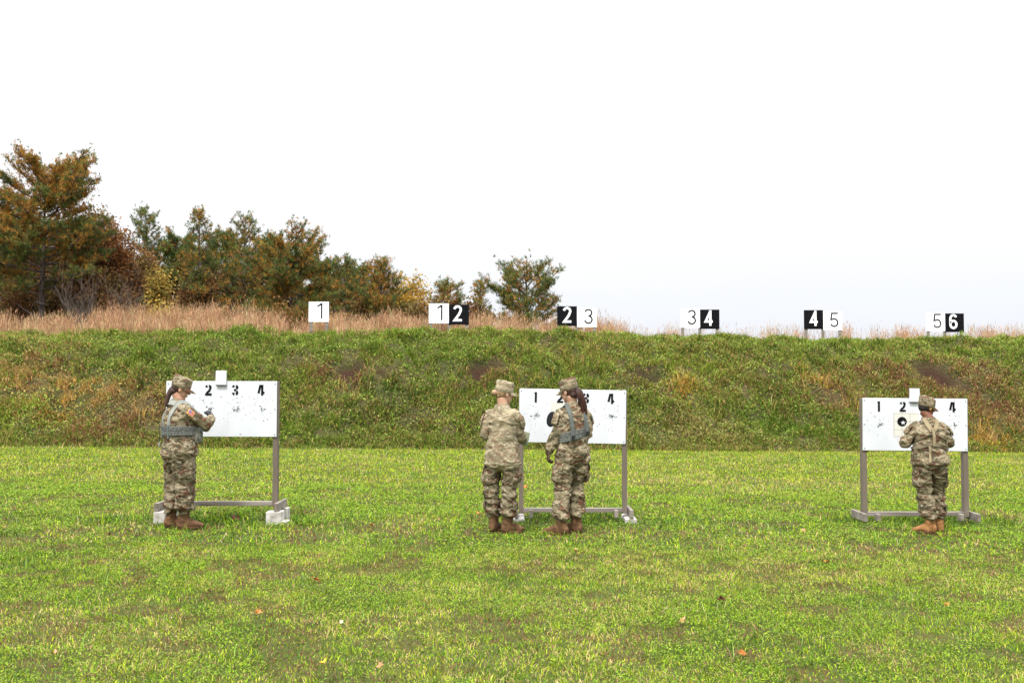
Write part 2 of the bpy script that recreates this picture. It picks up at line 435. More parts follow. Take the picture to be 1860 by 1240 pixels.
for (n, y0, y1, Lm, Wm) in ((340000, 3.6, 9.5, .031, .0042), (330000, 9.5, 24.5, .042, .0085)):
    x, y = scatter(n, y0, y1, p=.6); k = y < toe(x) + .3; x, y = x[k], y[k]
    w, lush, mid, dry, brown = lawn_weights(x, y)
    c = pick(len(x), LP, w)
    L = Lm * rng.uniform(.45, 1.4, len(x)) * (1 + 1.1 * lush) * (.45 + 1.1 * fb2(x, y, .13, 37, 2)) * (1 - .2 * brown)
    for sx, sy in STANDX:
        for q in (-.63, .63): L = L * np.where((np.abs(x - sx - q) < .16) & (y > sy - .55) & (y < sy + .3), .35, 1)
    parts.append(blades(x, y, lawn_z(x, y), L, Wm * rng.uniform(.6, 1.3, len(x)), c, .85, .7, dirx=12 * fb2(x, y, .16, 38, 1) + rng.normal(0, .9, len(x))))
x, y = scatter(400000, 3.6, 15, p=.5)
cl = fb2(x, y, .55, 51, 3); k = (rng.random(len(x)) < .12 + 1.1 * sstep(.42, .6, cl)) & (fb2(x, y, .42, 44, 3) * .55 + .45 * fb2(x, y, .22, 39, 2) < .60); x, y = x[k], y[k]
w, lush, mid, dry, brown = lawn_weights(x, y)
c = pick(len(x), [(.12, .24, .018), (.22, .35, .022), (.34, .44, .045), (.05, .11, .012)], np.tile([1, 1, .3, .5], (len(x), 1))); c = c * .55 + .45 * np.array([.19, .27, .02])
parts.append(leaflets(x, y, lawn_z(x, y) + rng.uniform(.008, .04, len(x)), rng.uniform(.0035, .0085, len(x)) * np.clip(y / 8, 1, 1.6), c, .4))
# longer loose tufts
x, y = scatter(16000, 4, 22, p=.8); k = (fb2(x, y, .35, 61, 2) > .52) & (y < toe(x)); x, y = x[k], y[k]
c = pick(len(x), [(.20, .34, .06), (.10, .24, .03), (.42, .38, .17)], np.tile([1, 1, .45], (len(x), 1)))
parts.append(blades(x, y, lawn_z(x, y), rng.uniform(.06, .13, len(x)), rng.uniform(.003, .006, len(x)) * np.clip(y / 8, 1, 2.5), c, .6, .9))
V, Fc, C = merge(parts)
tag(new_mesh("grass", V, Fc, M['blade'], colr=C), "short bright green mown lawn mixed with clover and dry patches", "grass", kind="stuff")

# vegetation on the slope
BP = [(.14, .22, .025), (.27, .34, .045), (.38, .32, .11), (.46, .285, .11), (.29, .145, .075), (.045, .08, .014), (.56, .31, .05)]
SPOTS = []      # px, py, rx, ry, palette, strength   (colour patches of plants)
for px, py, rx, ry, k, s_ in ((30, 690, 1.0, .7, 3, 2), (110, 668, .8, .5, 4, 2), (60, 740, 1.3, .8, 3, 2.4), (205, 765, 1.6, .8, 4, 2.2), (130, 725, 1.2, .5, 6, 1.4),
        (260, 735, .8, .5, 4, 2), (250, 640, 1.5, .4, 0, 2), (420, 615, 2.5, .5, 0, 2), (170, 715, 1.2, .5, 3, 2), (20, 620, 2, .6, 3, 2), (190, 590, 3, .5, 3, 2),
        (1300, 690, 1.0, .6, 4, 1.2), (1240, 715, .4, .5, 6, 2), (1490, 705, .5, .6, 6, 2.2), (1520, 740, .9, .6, 4, 2.4), (1790, 795, .65, .45, 6, 4), (1620, 690, 1.6, .5, 4, 1.5),
        (1760, 720, 1.6, .9, 4, 3), (1830, 760, 1.0, .6, 4, 2.6), (1800, 690, 1.2, .5, 4, 2.4), (1180, 700, 1.0, .5, 4, 1.5), (900, 690, 1.2, .4, 4, 1.3), (1400, 760, 1.5, .7, 0, 1.6),
        (1250, 790, 3, .4, 2, 2), (1500, 780, 1.5, .6, 0, 2), (560, 780, 2, .5, 0, 1.4), (700, 720, 1.2, .6, 5, 1.6), (620, 680, 1.6, .4, 4, 1.2), (740, 650, 1.5, .5, 0, 1.6), (1240, 670, 1.5, .5, 1, 2), (30, 760, 1.5, .4, 1, 1.5)):
    a, b = slope_xy(px, py); SPOTS.append((a, b, rx, ry * 1.5, k, s_))
def berm_weights(x, y):
    t = (y - toe(x)) / RUN
    a = fb2(x, y, 1.5, 71, 3); b = fb2(x, y, .5, 75, 3); c = fb2(x, y, 2.6, 78, 3)
    w = np.stack([1.3 + 1.3 * sstep(.45, .7, a), 1.15 + 1.1 * sstep(.5, .7, b), .62 + 0 * x, .24 + 1.1 * sstep(.52, .72, 1 - a), .10 + 1.1 * sstep(.60, .78, c), .55 + .9 * sstep(.5, .7, 1 - b), .03 + 0 * x], 1)
    w[:, 1] += .7 * sstep(.7, .95, t)
    for px, py, rx, ry, k, s_ in SPOTS:
        q = np.exp(-(((x - px) / rx) ** 2 + ((y - py) / ry) ** 2) * 1.3 - 1.6 * (fb2(x, y, .3, 90, 2) - .4)); w *= (1 - .8 * np.clip(q, 0, 1))[:, None]; w[:, k] += 1.7 * s_ * np.clip(q, 0, 1.2)
    return w, t, b
parts = []
def on_slope(n, t0, t1):
    t = rng.uniform(t0, t1, n); x = rng.uniform(-18.5, 19, n); return x, toe(x) + t * RUN
x, y = on_slope(680000, -.03, 1.3)
w, t, b = berm_weights(x, y); d = dirtf(x, y)
k = (rng.random(len(x)) > d * 1.6); x, y, w, t, b = x[k], y[k], w[k], t[k], b[k]
clump = fb2(x, y, .30, 101, 2)
k = rng.random(len(x)) < .35 + 1.1 * sstep(.35, .7, clump); x, y, w, t, clump, b = x[k], y[k], w[k], t[k], clump[k], b[k]
c = pick(len(x), BP, w)
L = rng.uniform(.06, .19, len(x)) * (.6 + 1.1 * sstep(.35, .7, clump)) * (1 - .5 * sstep(.03, -.03, t))
dr = -math.pi / 2 + rng.normal(0, 1.15, len(x)) + 2.2 * (b - .5)
parts.append(blades(x, y, berm_z(x, y) - .01, L, rng.uniform(.009, .021, len(x)), c, .8, .9, dr))
x, y = on_slope(330000, 0, 1.15)
cl = fb2(x, y, .7, 111, 3); k = (rng.random(len(x)) < .35 + 1.2 * sstep(.4, .6, cl)) & (dirtf(x, y) < .3); x, y, cl = x[k], y[k], cl[k]
w, t, b = berm_weights(x, y)
w[:, 3] *= .3; w[:, 2] *= .3; w[:, 6] *= .2; c = pick(len(x), BP, w); c = c * .6 + .4 * np.array([.17, .22, .035])
parts.append(leaflets(x, y, berm_z(x, y) + rng.uniform(.0, .16, len(x)), rng.uniform(.010, .028, len(x)), c, .6))
# skyline tussocks
x, y = on_slope(45000, .85, 1.12); k = fb2(x, y, .5, 121, 2) > .48; x, y = x[k], y[k]
c = pick(len(x), BP, berm_weights(x, y)[0])
parts.append(blades(x, y, berm_z(x, y), rng.uniform(.12, .30, len(x)), rng.uniform(.007, .014, len(x)), c, .6, .9))
# upright straw and orange spikes
for px, py, n in ((1478, 712, 60), (1500, 700, 60), (1452, 722, 30), (1240, 715, 60), (1216, 720, 30), (1410, 742, 30), (632, 712, 30), (640, 705, 30), (985, 695, 25), (950, 700, 20), (1790, 790, 120), (1800, 800, 80), (1550, 745, 40), (120, 700, 30), (260, 770, 40)):
    a, b = slope_xy(px, py); n = n // 2; x = a + rng.normal(0, .15, n); y = b + rng.normal(0, .1, n)
    c = pick(n, [(.48, .29, .07), (.45, .33, .14), (.36, .20, .06)], np.tile([1, .7, .6], (n, 1)))
    parts.append(blades(x, y, berm_z(x, y), rng.uniform(.2, .5, n), rng.uniform(.010, .02, n), c, .3, .5))
# ragged taller weeds along the toe
x, y = on_slope(90000, -.10, .06); k = (fb2(x, y, .4, 131, 2) > .42) & ((y - toe(x)) / RUN > -.11 + .16 * fb2(x, y * 0, .7, 133, 3) ** .8); x, y = x[k], y[k]
c = pick(len(x), BP, np.tile([1.2, .9, .6, .5, .6, .8, 0], (len(x), 1)))
zz_ = np.where(y < toe(x) + .1, lawn_z(x, y), berm_z(x, y)); parts.append(blades(x, y, np.maximum(zz_, berm_z(x, y)), rng.uniform(.06, .24, len(x)), rng.uniform(.007, .014, len(x)), c, .7, 1.0, -math.pi / 2 + rng.normal(0, 1.2, len(x))))
V, Fc, C = merge(parts)
tag(new_mesh("slope_grass", V, Fc, M['blade'], colr=C), "shaggy green and russet grass and weeds covering the embankment slope", "grass", kind="stuff")

# tall dry broom grass on the crest
def crest_density(px):
    d = np.interp(px, [-400, 30, 170, 250, 470, 500, 545, 600, 760, 780, 1000, 1090, 1130, 1150, 2300], [.5, .55, .9, 1, .95, .5, .4, .9, .9, .6, .5, .45, .3, .05, .05])
    for a, b, s_ in ((1150, 1240, .14), (1205, 1232, .1), (1335, 1360, .12), (1380, 1470, .16), (1528, 1546, .4), (1580, 1600, .3), (1600, 1680, .24), (1628, 1650, .3), (1750, 1800, .3), (1790, 1860, .22), (1860, 2200, .2)):
        d = d + s_ * ((px > a) & (px < b))
    return d
parts = []
for (n, t0, t1, hs) in ((46000, 1.2, 1.75, 1.25), (15000, .84, 1.2, .55)):
    x, y = on_slope(n, t0, t1); px = 930 + x / y * F
    cl = fb2(x, y, .45, 141, 2)
    k = rng.random(len(x)) < crest_density(px) * (.06 + 1.3 * sstep(.42, .62, cl)) * (1 if t0 > 1 else .7 - .45 * sstep(500, 800, px)); x, y, px, cl = x[k], y[k], px[k], cl[k]
    if t0 < 1:
        k = np.ones(len(x), bool)
        for a, b_ in ((552, 606), (770, 858), (1005, 1085), (1232, 1310), (1452, 1532), (1676, 1756)): k &= ~((px > a) & (px < b_))
        x, y, px, cl = x[k], y[k], px[k], cl[k]
    c = pick(len(x), [(.42, .235, .13), (.48, .315, .18), (.28, .14, .078), (.43, .34, .17)], np.tile([1, .8, .6, .35], (len(x), 1)))
    right = sstep(1100, 1180, px)
    L = rng.uniform(.22, .62, len(x)) * (.5 + .9 * cl) * hs * (1 + .35 * sstep(100, 200, px) * (1 - sstep(460, 500, px)) + .12 * (px < 1100))
    z = berm_z(x, y)
    parts.append(blades(x, y, z, L, np.full(len(x), .012) - .005 * right, c, .13, .22))
    # seed plumes
    for q in (.6, .75, .88):
        kk = rng.random(len(x)) < .75
        parts.append(blades(x[kk] + rng.normal(0, .04, kk.sum()), y[kk], z[kk] + L[kk] * q, rng.uniform(.06, .16, kk.sum()), np.full(kk.sum(), .011), c[kk] * 1.12, .35, .3))
V, Fc, C = merge(parts)
tag(new_mesh("dry_grass", V, Fc, M['blade'], colr=C), "tall rusty tan dry grass standing along the embankment crest", "dry grass", kind="stuff")

# ---------------------------------------------------------------- digits
def ribbon(mb, pts, w, th=.003, m=0, y=0.):
    """mitred flat stroke in the xz plane, front face at y - th"""
    p = np.array(pts, float); n = len(p)
    d = np.diff(p, axis=0); d /= np.linalg.norm(d, axis=1)[:, None]
    nn = np.stack([-d[:, 1], d[:, 0]], 1); N = np.zeros((n, 2)); N[0] = nn[0]; N[-1] = nn[-1]
    for i in range(1, n - 1):
        b = nn[i - 1] + nn[i]; b /= np.linalg.norm(b); N[i] = b / max(.45, b @ nn[i])
    L, Rr = p + N * w / 2, p - N * w / 2
    V = [(a[0], y - th, a[1]) for a in L] + [(a[0], y - th, a[1]) for a in Rr] + [(a[0], y, a[1]) for a in L] + [(a[0], y, a[1]) for a in Rr]
    f = []
    for i in range(n - 1):
        f += [(i, n + i, n + i + 1, i + 1), (i, i + 1, 2 * n + i + 1, 2 * n + i), (n + i + 1, n + i, 3 * n + i, 3 * n + i + 1), (2*n + i, 2*n + i + 1, 3*n + i + 1, 3*n + i)]
    f += [(0, 2 * n, 3 * n, n), (n - 1, 2 * n - 1, 4 * n - 1, 3 * n - 1)]
    mb.add(V, f, m)
def arc(cx, cy, rx, ry, a0, a1, n=14):
    return [(cx + rx * math.cos(R(a0 + (a1 - a0) * i / n)), cy + ry * math.sin(R(a0 + (a1 - a0) * i / n))) for i in range(n + 1)]
# strokes in a box 0..0.56 wide, 0..1 high
def digit_strokes(d, w):
    h = w / 2; Wd = .58; c = Wd / 2
    if d == 1: return [[(c - .20, .80), (c - .02, .90), (c + .06, 1.0)][:2] + [(c + .05, 1 - h * .3)], [(c + .08, .0), (c + .08, 1.0)]]
    if d == 2: return [arc(c, .73, c - h, .27 - h, 170, -25) + [(c + .10, .44), (h * 1.3, h), (Wd, h)]]
    if d == 3: return [arc(c - .01, .74, c - h - .02, .26 - h, 165, -90), arc(c - .01, .27 + h * .35, c - h, .27 - h * .65 , 90, -168)]
    if d == 4: return [[(Wd, .27), (h * 1.2, .27), (c + .13, 1.0 - h)], [(c + .13, 0), (c + .13, 1.0)]]
    if d == 5: return [[(Wd - .04, 1 - h), (.12, 1 - h), (.06, .52)] + arc(c - .01, .31, c - h, .31 - h, 118, -160)]
    if d == 6: return [arc(c, .68, c - h, .32 - h, 25, 180, 10) + arc(c, .31, c - h, .31 - h, 180, 520, 24)]
def stencil_strokes(d, w):
    h = w / 2; Wd = .58; c = Wd / 2
    if d == 1: return [[(c - .02, .84), (c + .06, .96)], [(c + .06, 0), (c + .06, 1)]]
    if d == 2: return [arc(c, .74, c - h, .26 - h, 178, 115, 6), arc(c, .74, c - h, .26 - h, 78, -20, 8) + [(c + .08, .42), (h + .02, .20)], [(0, h * .9), (Wd, h * .9)]]
    if d == 3: return [arc(c, .75, c - h, .25 - h, 178, 110, 6), arc(c, .75, c - h, .25 - h, 70, -55, 8), [(c - .10, .51), (c + .10, .51)], arc(c, .26, c - h, .26 - h, 55, -70, 8), arc(c, .26, c - h, .26 - h, -110, -178, 6)]
    if d == 4: return [[(.36 - .12, .99), (h * .9, .30), (.20, .30)], [(.40, 0), (.40, 1)], [(.50, .26), (Wd + .02, .26)]]
def digit(parent, d, x, z, H, w, m, stencil=False, y=0., sx=1.0):
    mb = MB()
    for i, st in enumerate((stencil_strokes if stencil else digit_strokes)(d, w)):
        ribbon(mb, [((p[0] - .29) * H * sx + x, p[1] * H + z) for p in st], w * H, .003 + .0006 * i, y=y)
    o = mb.build("digit", m, parent)
    return o

# ---------------------------------------------------------------- target stands
def stand(px, Y, topz, zblock, blockh, yaw, tilt, label, tabx=None, paper=None):
    x0 = (px - 930) / F * Y; root = empty("target_stand", (x0, Y, 0), yaw)
    tag(root, label, "target stand", "target stands on the lawn")
    W, Hh = 1.22, .61; zb = topz - (1.43 if .05 < blockh < .12 else 1.40); g = lambda x: float(ground_z(x0 + x))
    for s in (-1, 1):
        mb = MB(); xp = s * (W / 2 - .030)
        mb.box((xp - .026 + s * .012, .012, zb + .02), (xp + .026 + s * .012, .095, topz - .004), bev=.003); mb.build("post", M['wood'], root)
    mb = MB(); mb.box((-W / 2 + .045, .014, zb + .03), (W / 2 - .045, .090, zb + .078), bev=.003); mb.build("crossbar", M['woodh'], root)
    for s in (-1, 1):
        xf = s * (W / 2 + .038)
        mb = MB(); mb.box((xf - .019, -.17, zb - .01), (xf + .019, .28, zb + .080), bev=.003)
        mb.box((s * (W / 2 - .13) - .02, -.12, zb - .01), (s * (W / 2 - .13) + .02, -.03, zb + .07), bev=.003) if blockh < .12 else None
        mb.build("foot", M['woodh'], root)
        mb = MB(); xb = s * (W / 2 + .02)
        bz = zb - .012; gz_ = g(xb) - .03
        if bz - gz_ > .02 and blockh > .05:
            if blockh > .12:
                mb.box((xb - .088 + .045 * (s < 0), -.17, gz_), (xb + .075, -.01, bz), bev=.004)
                mb.box((xb + .077, -.16, gz_), (xb + .145, -.03, gz_ + .045), bev=.004) if s > 0 else None
            else:
                mb.box((xb - .055, -.16, gz_), (xb + .075, .25, bz), bev=.012)
            mb.build("support_block", M['block'], root)
            if blockh > .12: MB().box((xb - .06, .14, gz_), (xb + .075, .27, bz), bev=.004).build("support_block", M['block'], root)
    # panel, tilted a little as on the photograph
    pn = MB().box((-W / 2, -.006, -Hh), (W / 2, .008, 0), bev=.002).build("panel", M['white'], root)
    pn.location = (0, 0, topz); pn.rotation_euler = (0, R(tilt), 0)
    Hd = .118
    for i, fx in enumerate((-.43, -.145, .15, .435)):
        digit(pn, i + 1, fx * 1.0, -.030 - Hd - .008, Hd, .20, M['digit'], True, y=-.0062, sx=1.05)
    for sx_, sz in ((-.59, -.03), (.59, -.03), (-.59, -.31), (.59, -.31), (-.59, -.585), (.59, -.585)):
        MB().tube([(sx_, -.006, sz), (sx_, -.010, sz)], [.006, .005], 8, ref=(1, 0, 0)).build("screw", M['metal'], pn)
    rg = np.random.default_rng(int(px)); mb = MB()
    for fx in (-.43, -.145, .15, .435):
        for (dx, dz, sd_, n, big) in ((0.02, -.31, .022, 34, 1), (0, -.25, .07, 26, .6), (.0, -.42, .08, 22, .5), (-.05, -.2, .05, 10, .6), (.08, -.22, .05, 9, .5)):
            for _ in range(n):
                ax, az = fx + dx + rg.normal(0, sd_), dz + rg.normal(0, sd_ * .75)
                if abs(ax) > .59 or az > -.165 or az < -.59: continue
                r_ = abs(rg.normal(.0024, .0020)) * (1 + .6 * big) + .0008; a0 = rg.uniform(0, 6.28); st = rg.uniform(.5, 1)
                k = 6; v = [(ax + r_ * math.cos(a0 + q * 6.283 / k) * rg.uniform(.6, 1.3), -.0063 - .0002 * rg.random(), az + r_ * st * math.sin(a0 + q * 6.283 / k) * rg.uniform(.6, 1.3)) for q in range(k)]
                mb.add(v, [tuple(range(k))], 0 if rg.random() < .15 + .5 * (big > .9) else 1)
    tag(mb.build("bullet_marks", [M['hole'], M['holeg']], pn), kind="stuff")
    if tabx is not None:
        t = MB().box((tabx - .06, -.03, -.042), (tabx + .055, -.012, .115), bev=.003).build("tab", M['white'], pn)
        MB().box((tabx - .055, -.034, -.049), (tabx + .055, -.0065, -.0425)).build("tab_ledge", M['metal'], t)
    if paper:
        a, b, c_, d_ = paper[:4]
        pr = MB().box((a, -.0095, c_), (b, -.0068, d_)).build("paper_target", M['cream'], root)
        pr.location = (0, 0, topz); pr.rotation_euler = (0, R(tilt), 0)
        pr.parent = pn; pr.location = (0, 0, 0); pr.rotation_euler = (0, 0, 0)
        if paper[4]:
            bx_, bz_ = paper[5]; ln = MB()
            for q in (-1.25, 0, 1.25):
                ln.box((a + .005, -.0102, bz_ + q * .075 - .0015), (b - .005, -.0096, bz_ + q * .075 + .0015))
                ln.box((bx_ + q * .075 - .0015, -.0106, c_ + .005), (bx_ + q * .075 + .0015, -.0103, d_ - .005))
            ln.build("grid_lines", M['line'], pr)
            dk = MB(); v = [(bx_ + .056 * math.cos(q * .2618), -.0112, bz_ + .056 * math.sin(q * .2618)) for q in range(24)]
            dk.add(v, [tuple(range(24))]); dk.build("bullseye", M['black'], pr)
            sm = MB(); v = [(bx_ + .012 + (.012 if q % 2 else .030) * math.cos(q * .6283 + .3), -.0118, bz_ - .012 + (.010 if q % 2 else .024) * math.sin(q * .6283 + .3)) for q in range(10)]
            sm.add(v, [tuple(range(10))]); sm.build("bullseye_hole_patch", M['signwhite'], pr)
    return root
stand(403.5, 11.0, 1.558, 0, .2, R(0), .15, "wooden stand on tall white blocks with numbered white board beside the braided soldier", tabx=0)
stand(1040.5, 11.4, 1.463, 0, .08, R(0), 1.1, "wooden stand with numbered white board standing in front of two soldiers, middle of the lawn", paper=(-.25, -.07, -.40, -.145, False))
stand(1660.5, 11.65, 1.357, 0, .02, R(0), .55, "wooden stand with numbered white board and bullseye paper target, far right", tabx=-.01, paper=(-.255, .04, -.445, -.165, True, (-.155, -.272)))

# ---------------------------------------------------------------- number signs on the crest
def sign(pxl, pyt, Y, cells, label, s=.61):
    p = P(pxl, pyt, Y); root = empty("number_sign", (p.x, Y, p.z - s), R(0)); tag(root, label, "number sign", "numbered lane signs on the embankment crest")
    for i, (d, black) in enumerate(cells):
        dz = -.05 * i if not black or i else 0
        pn = MB().box((i * s + (.002 if i else 0), -.009, 0), ((i + 1) * s - .002, .009, s - .002), bev=.002).build("panel", M['black'] if black else M['signwhite'], root)
        pn.location = (0, 0, -.035 if i else 0)
        digit(pn, d, (i + .5) * s + (.05 if not black else -.04 * (i > 0)), .10, .80 * s if black else .76 * s, .145 if black else .095, M['digitw'] if black else M['digit'], y=-.0092, sx=1.0 if not black else .92)
    n = len(cells)
    for i in range(n + 1):
        xx = i * s + (.07 if i == 0 else -.07 if i == n else 0.); gz_ = float(berm_z(np.array([p.x + xx]), np.array([Y]))[0])
        MB().box((xx - .045, .012, gz_ - p.z + s - .4), (xx + .045, .05, .12), bev=.003).build("post", M['woodh'], root)
    return root
sign(561, 548, 30.0, [(1, 0)], "single white sign with black number 1 on two posts")
sign(779, 551, 30.2, [(1, 0), (2, 1)], "paired white 1 and black 2 signs on posts before the trees")
sign(1012, 556, 30.6, [(2, 1), (3, 0)], "paired black 2 and white 3 signs beside the lone pine")
sign(1236, 560, 31.2, [(3, 0), (4, 1)], "paired white 3 and black 4 signs against the sky")
sign(1460, 563, 31.7, [(4, 1), (5, 0)], "paired black 4 and white 5 signs against the sky")
sign(1682, 567, 32.2, [(5, 0), (6, 1)], "paired white 5 and black 6 signs at the right end of the crest")

# ---------------------------------------------------------------- fallen leaves and small flowers
def leafmat(n, c): return mat(n, c, .7)
LM = {'red': leafmat("dark_red_leaf", (.12, .03, .02)), 'yellow': leafmat("yellow_leaf", (.62, .40, .03)), 'tan': leafmat("tan_leaf", (.42, .22, .10)), 'pale': leafmat("pale_leaf", (.62, .55, .40)), 'orange': leafmat("orange_leaf", (.45, .17, .04))}
def ground_hit(px, py):
    Y = 8.0
    for _ in range(60):
        p = P(px, py, Y); k = (CZ - float(ground_z(p.x))) / max(1e-3, CZ - p.z); Y *= k
    p = P(px, py, Y); return p.x, Y
for (px, py, k, s_, lab) in ((427, 943, 'red', .13, "crumpled dark red leaf on the grass under the left board"), (590, 1206, 'yellow', .062, "bright yellow leaf in the grass at the bottom left"),
        (690, 1215, 'tan', .05, "pinkish tan leaf in the foreground grass right of the yellow leaf"), (1047, 1005, 'tan', .06, "tan leaf on the lawn below the ponytailed soldier"),
        (870, 933, 'orange', .07, "curled orange tan leaf by the left boot of the soldier with the bun"), (573, 1055, 'orange', .06, None), (540, 968, 'tan', .05, None), (675, 955, 'orange', .05, None), (1310, 1090, 'red', .06, "dark red leaf on the lawn right of centre"),
        (200, 972, 'red', .05, None), (1500, 1022, 'orange', .06, None), (1240, 1130, 'tan', .05, None), (1460, 965, 'tan', .05, None), (470, 1115, 'orange', .05, None), (620, 1135, 'pale', .03, "small white flower in the foreground clover"),
        (955, 885, 'orange', .07, None), (1350, 1190, 'orange', .05, None), (310, 1127, 'pale', .025, "tiny pale leaf on the lawn at lower left"), (1720, 1100, 'orange', .05, None), (100, 1190, 'tan', .05, None)):
    x_, y_ = ground_hit(px, py); rg = np.random.default_rng(px)
    n = 11; a = np.arange(n) / n * 6.283; rr = s_ * (.28 + .26 * (np.arange(n) % 2)) * rg.uniform(.8, 1.2, n)
    zc = rg.uniform(-.2, .35, n) * s_
    v = [(0, 0, 0)] + [(r_ * math.cos(q) * 1.3, r_ * math.sin(q), z) for r_, q, z in zip(rr, a, zc)]
    f = [(0, 1 + i, 1 + (i + 1) % n) for i in range(n)]
    o = new_mesh("flower" if lab and "flower" in lab else "fallen_leaf", v, f, LM[k])
    o.location = (x_, y_, float(lawn_z(np.array([x_]), np.array([y_]))[0]) + .035); o.rotation_euler = (rg.uniform(.3, .7), rg.uniform(-.3, .3), rg.uniform(0, 6))
    if lab: tag(o, lab, "flower" if "flower" in lab else "leaf")
    else: tag(o, "small dry orange tan leaf scattered on the open lawn", "leaf", "small dry leaves scattered on the open lawn")

# ---------------------------------------------------------------- trees
def tubes_np(paths, sides=5):
    """paths: list of (pts (n,3), radii (n,)) -> one vertex/quad set"""
    V, Fs, k = [], [], 0
    th = np.arange(sides) / sides * 6.2832; ct, st = np.cos(th), np.sin(th)
    for p, r in paths:
        p = np.asarray(p, float); r = np.asarray(r, float); n = len(p)
        T = np.gradient(p, axis=0); T /= np.linalg.norm(T, axis=1)[:, None] + 1e-9
        ref = np.array([0, 0, 1.]) if abs(T[0, 2]) < .8 else np.array([1., 0, 0])
        a = np.cross(T, ref); a /= np.linalg.norm(a, axis=1)[:, None] + 1e-9; b = np.cross(T, a)
        v = p[:, None] + r[:, None, None] * (a[:, None] * ct[None, :, None] + b[:, None] * st[None, :, None])
        V.append(v.reshape(-1, 3)); i, j = np.meshgrid(np.arange(n - 1), np.arange(sides), indexing='ij'); j2 = (j + 1) % sides
        Fs.append(np.stack([i * sides + j, i * sides + j2, (i + 1) * sides + j2, (i + 1) * sides + j], -1).reshape(-1, 4) + k); k += n * sides
    return np.concatenate(V), np.concatenate(Fs)
def tufts(P0, D, n, L, W, C, rg, spread=.9):
    """bundles of n needles at points P0 along shoot directions D"""
    m = len(P0); d = np.repeat(D, n, 0) + rg.normal(0, spread, (m * n, 3)); d /= np.linalg.norm(d, axis=1)[:, None]
    c = np.repeat(P0, n, 0) + rg.normal(0, .03, (m * n, 3)); s = np.cross(d, rg.normal(0, 1, (m * n, 3))); s /= np.linalg.norm(s, axis=1)[:, None] + 1e-9
    l = L * rg.uniform(.6, 1.25, (m * n, 1)); w = W * rg.uniform(.6, 1.3, (m * n, 1))
    V = np.stack([c - s * w / 2, c + s * w / 2, c + d * l], 1).reshape(-1, 3)
    F_ = np.arange(m * n * 3).reshape(-1, 3); cc = np.repeat(C, n, 0) * rg.uniform(.75, 1.25, (m * n, 1)); return V, F_, np.repeat(cc, 3, 0)
GREEN = np.array([(.080, .120, .028), (.115, .15, .028), (.050, .085, .028), (.16, .19, .035)])
ORNG = np.array([(.40, .19, .03), (.32, .15, .035), (.26, .16, .035), (.42, .24, .05)])
OLIVE = np.array([(.12, .115, .035), (.15, .13, .04), (.09, .09, .03)])
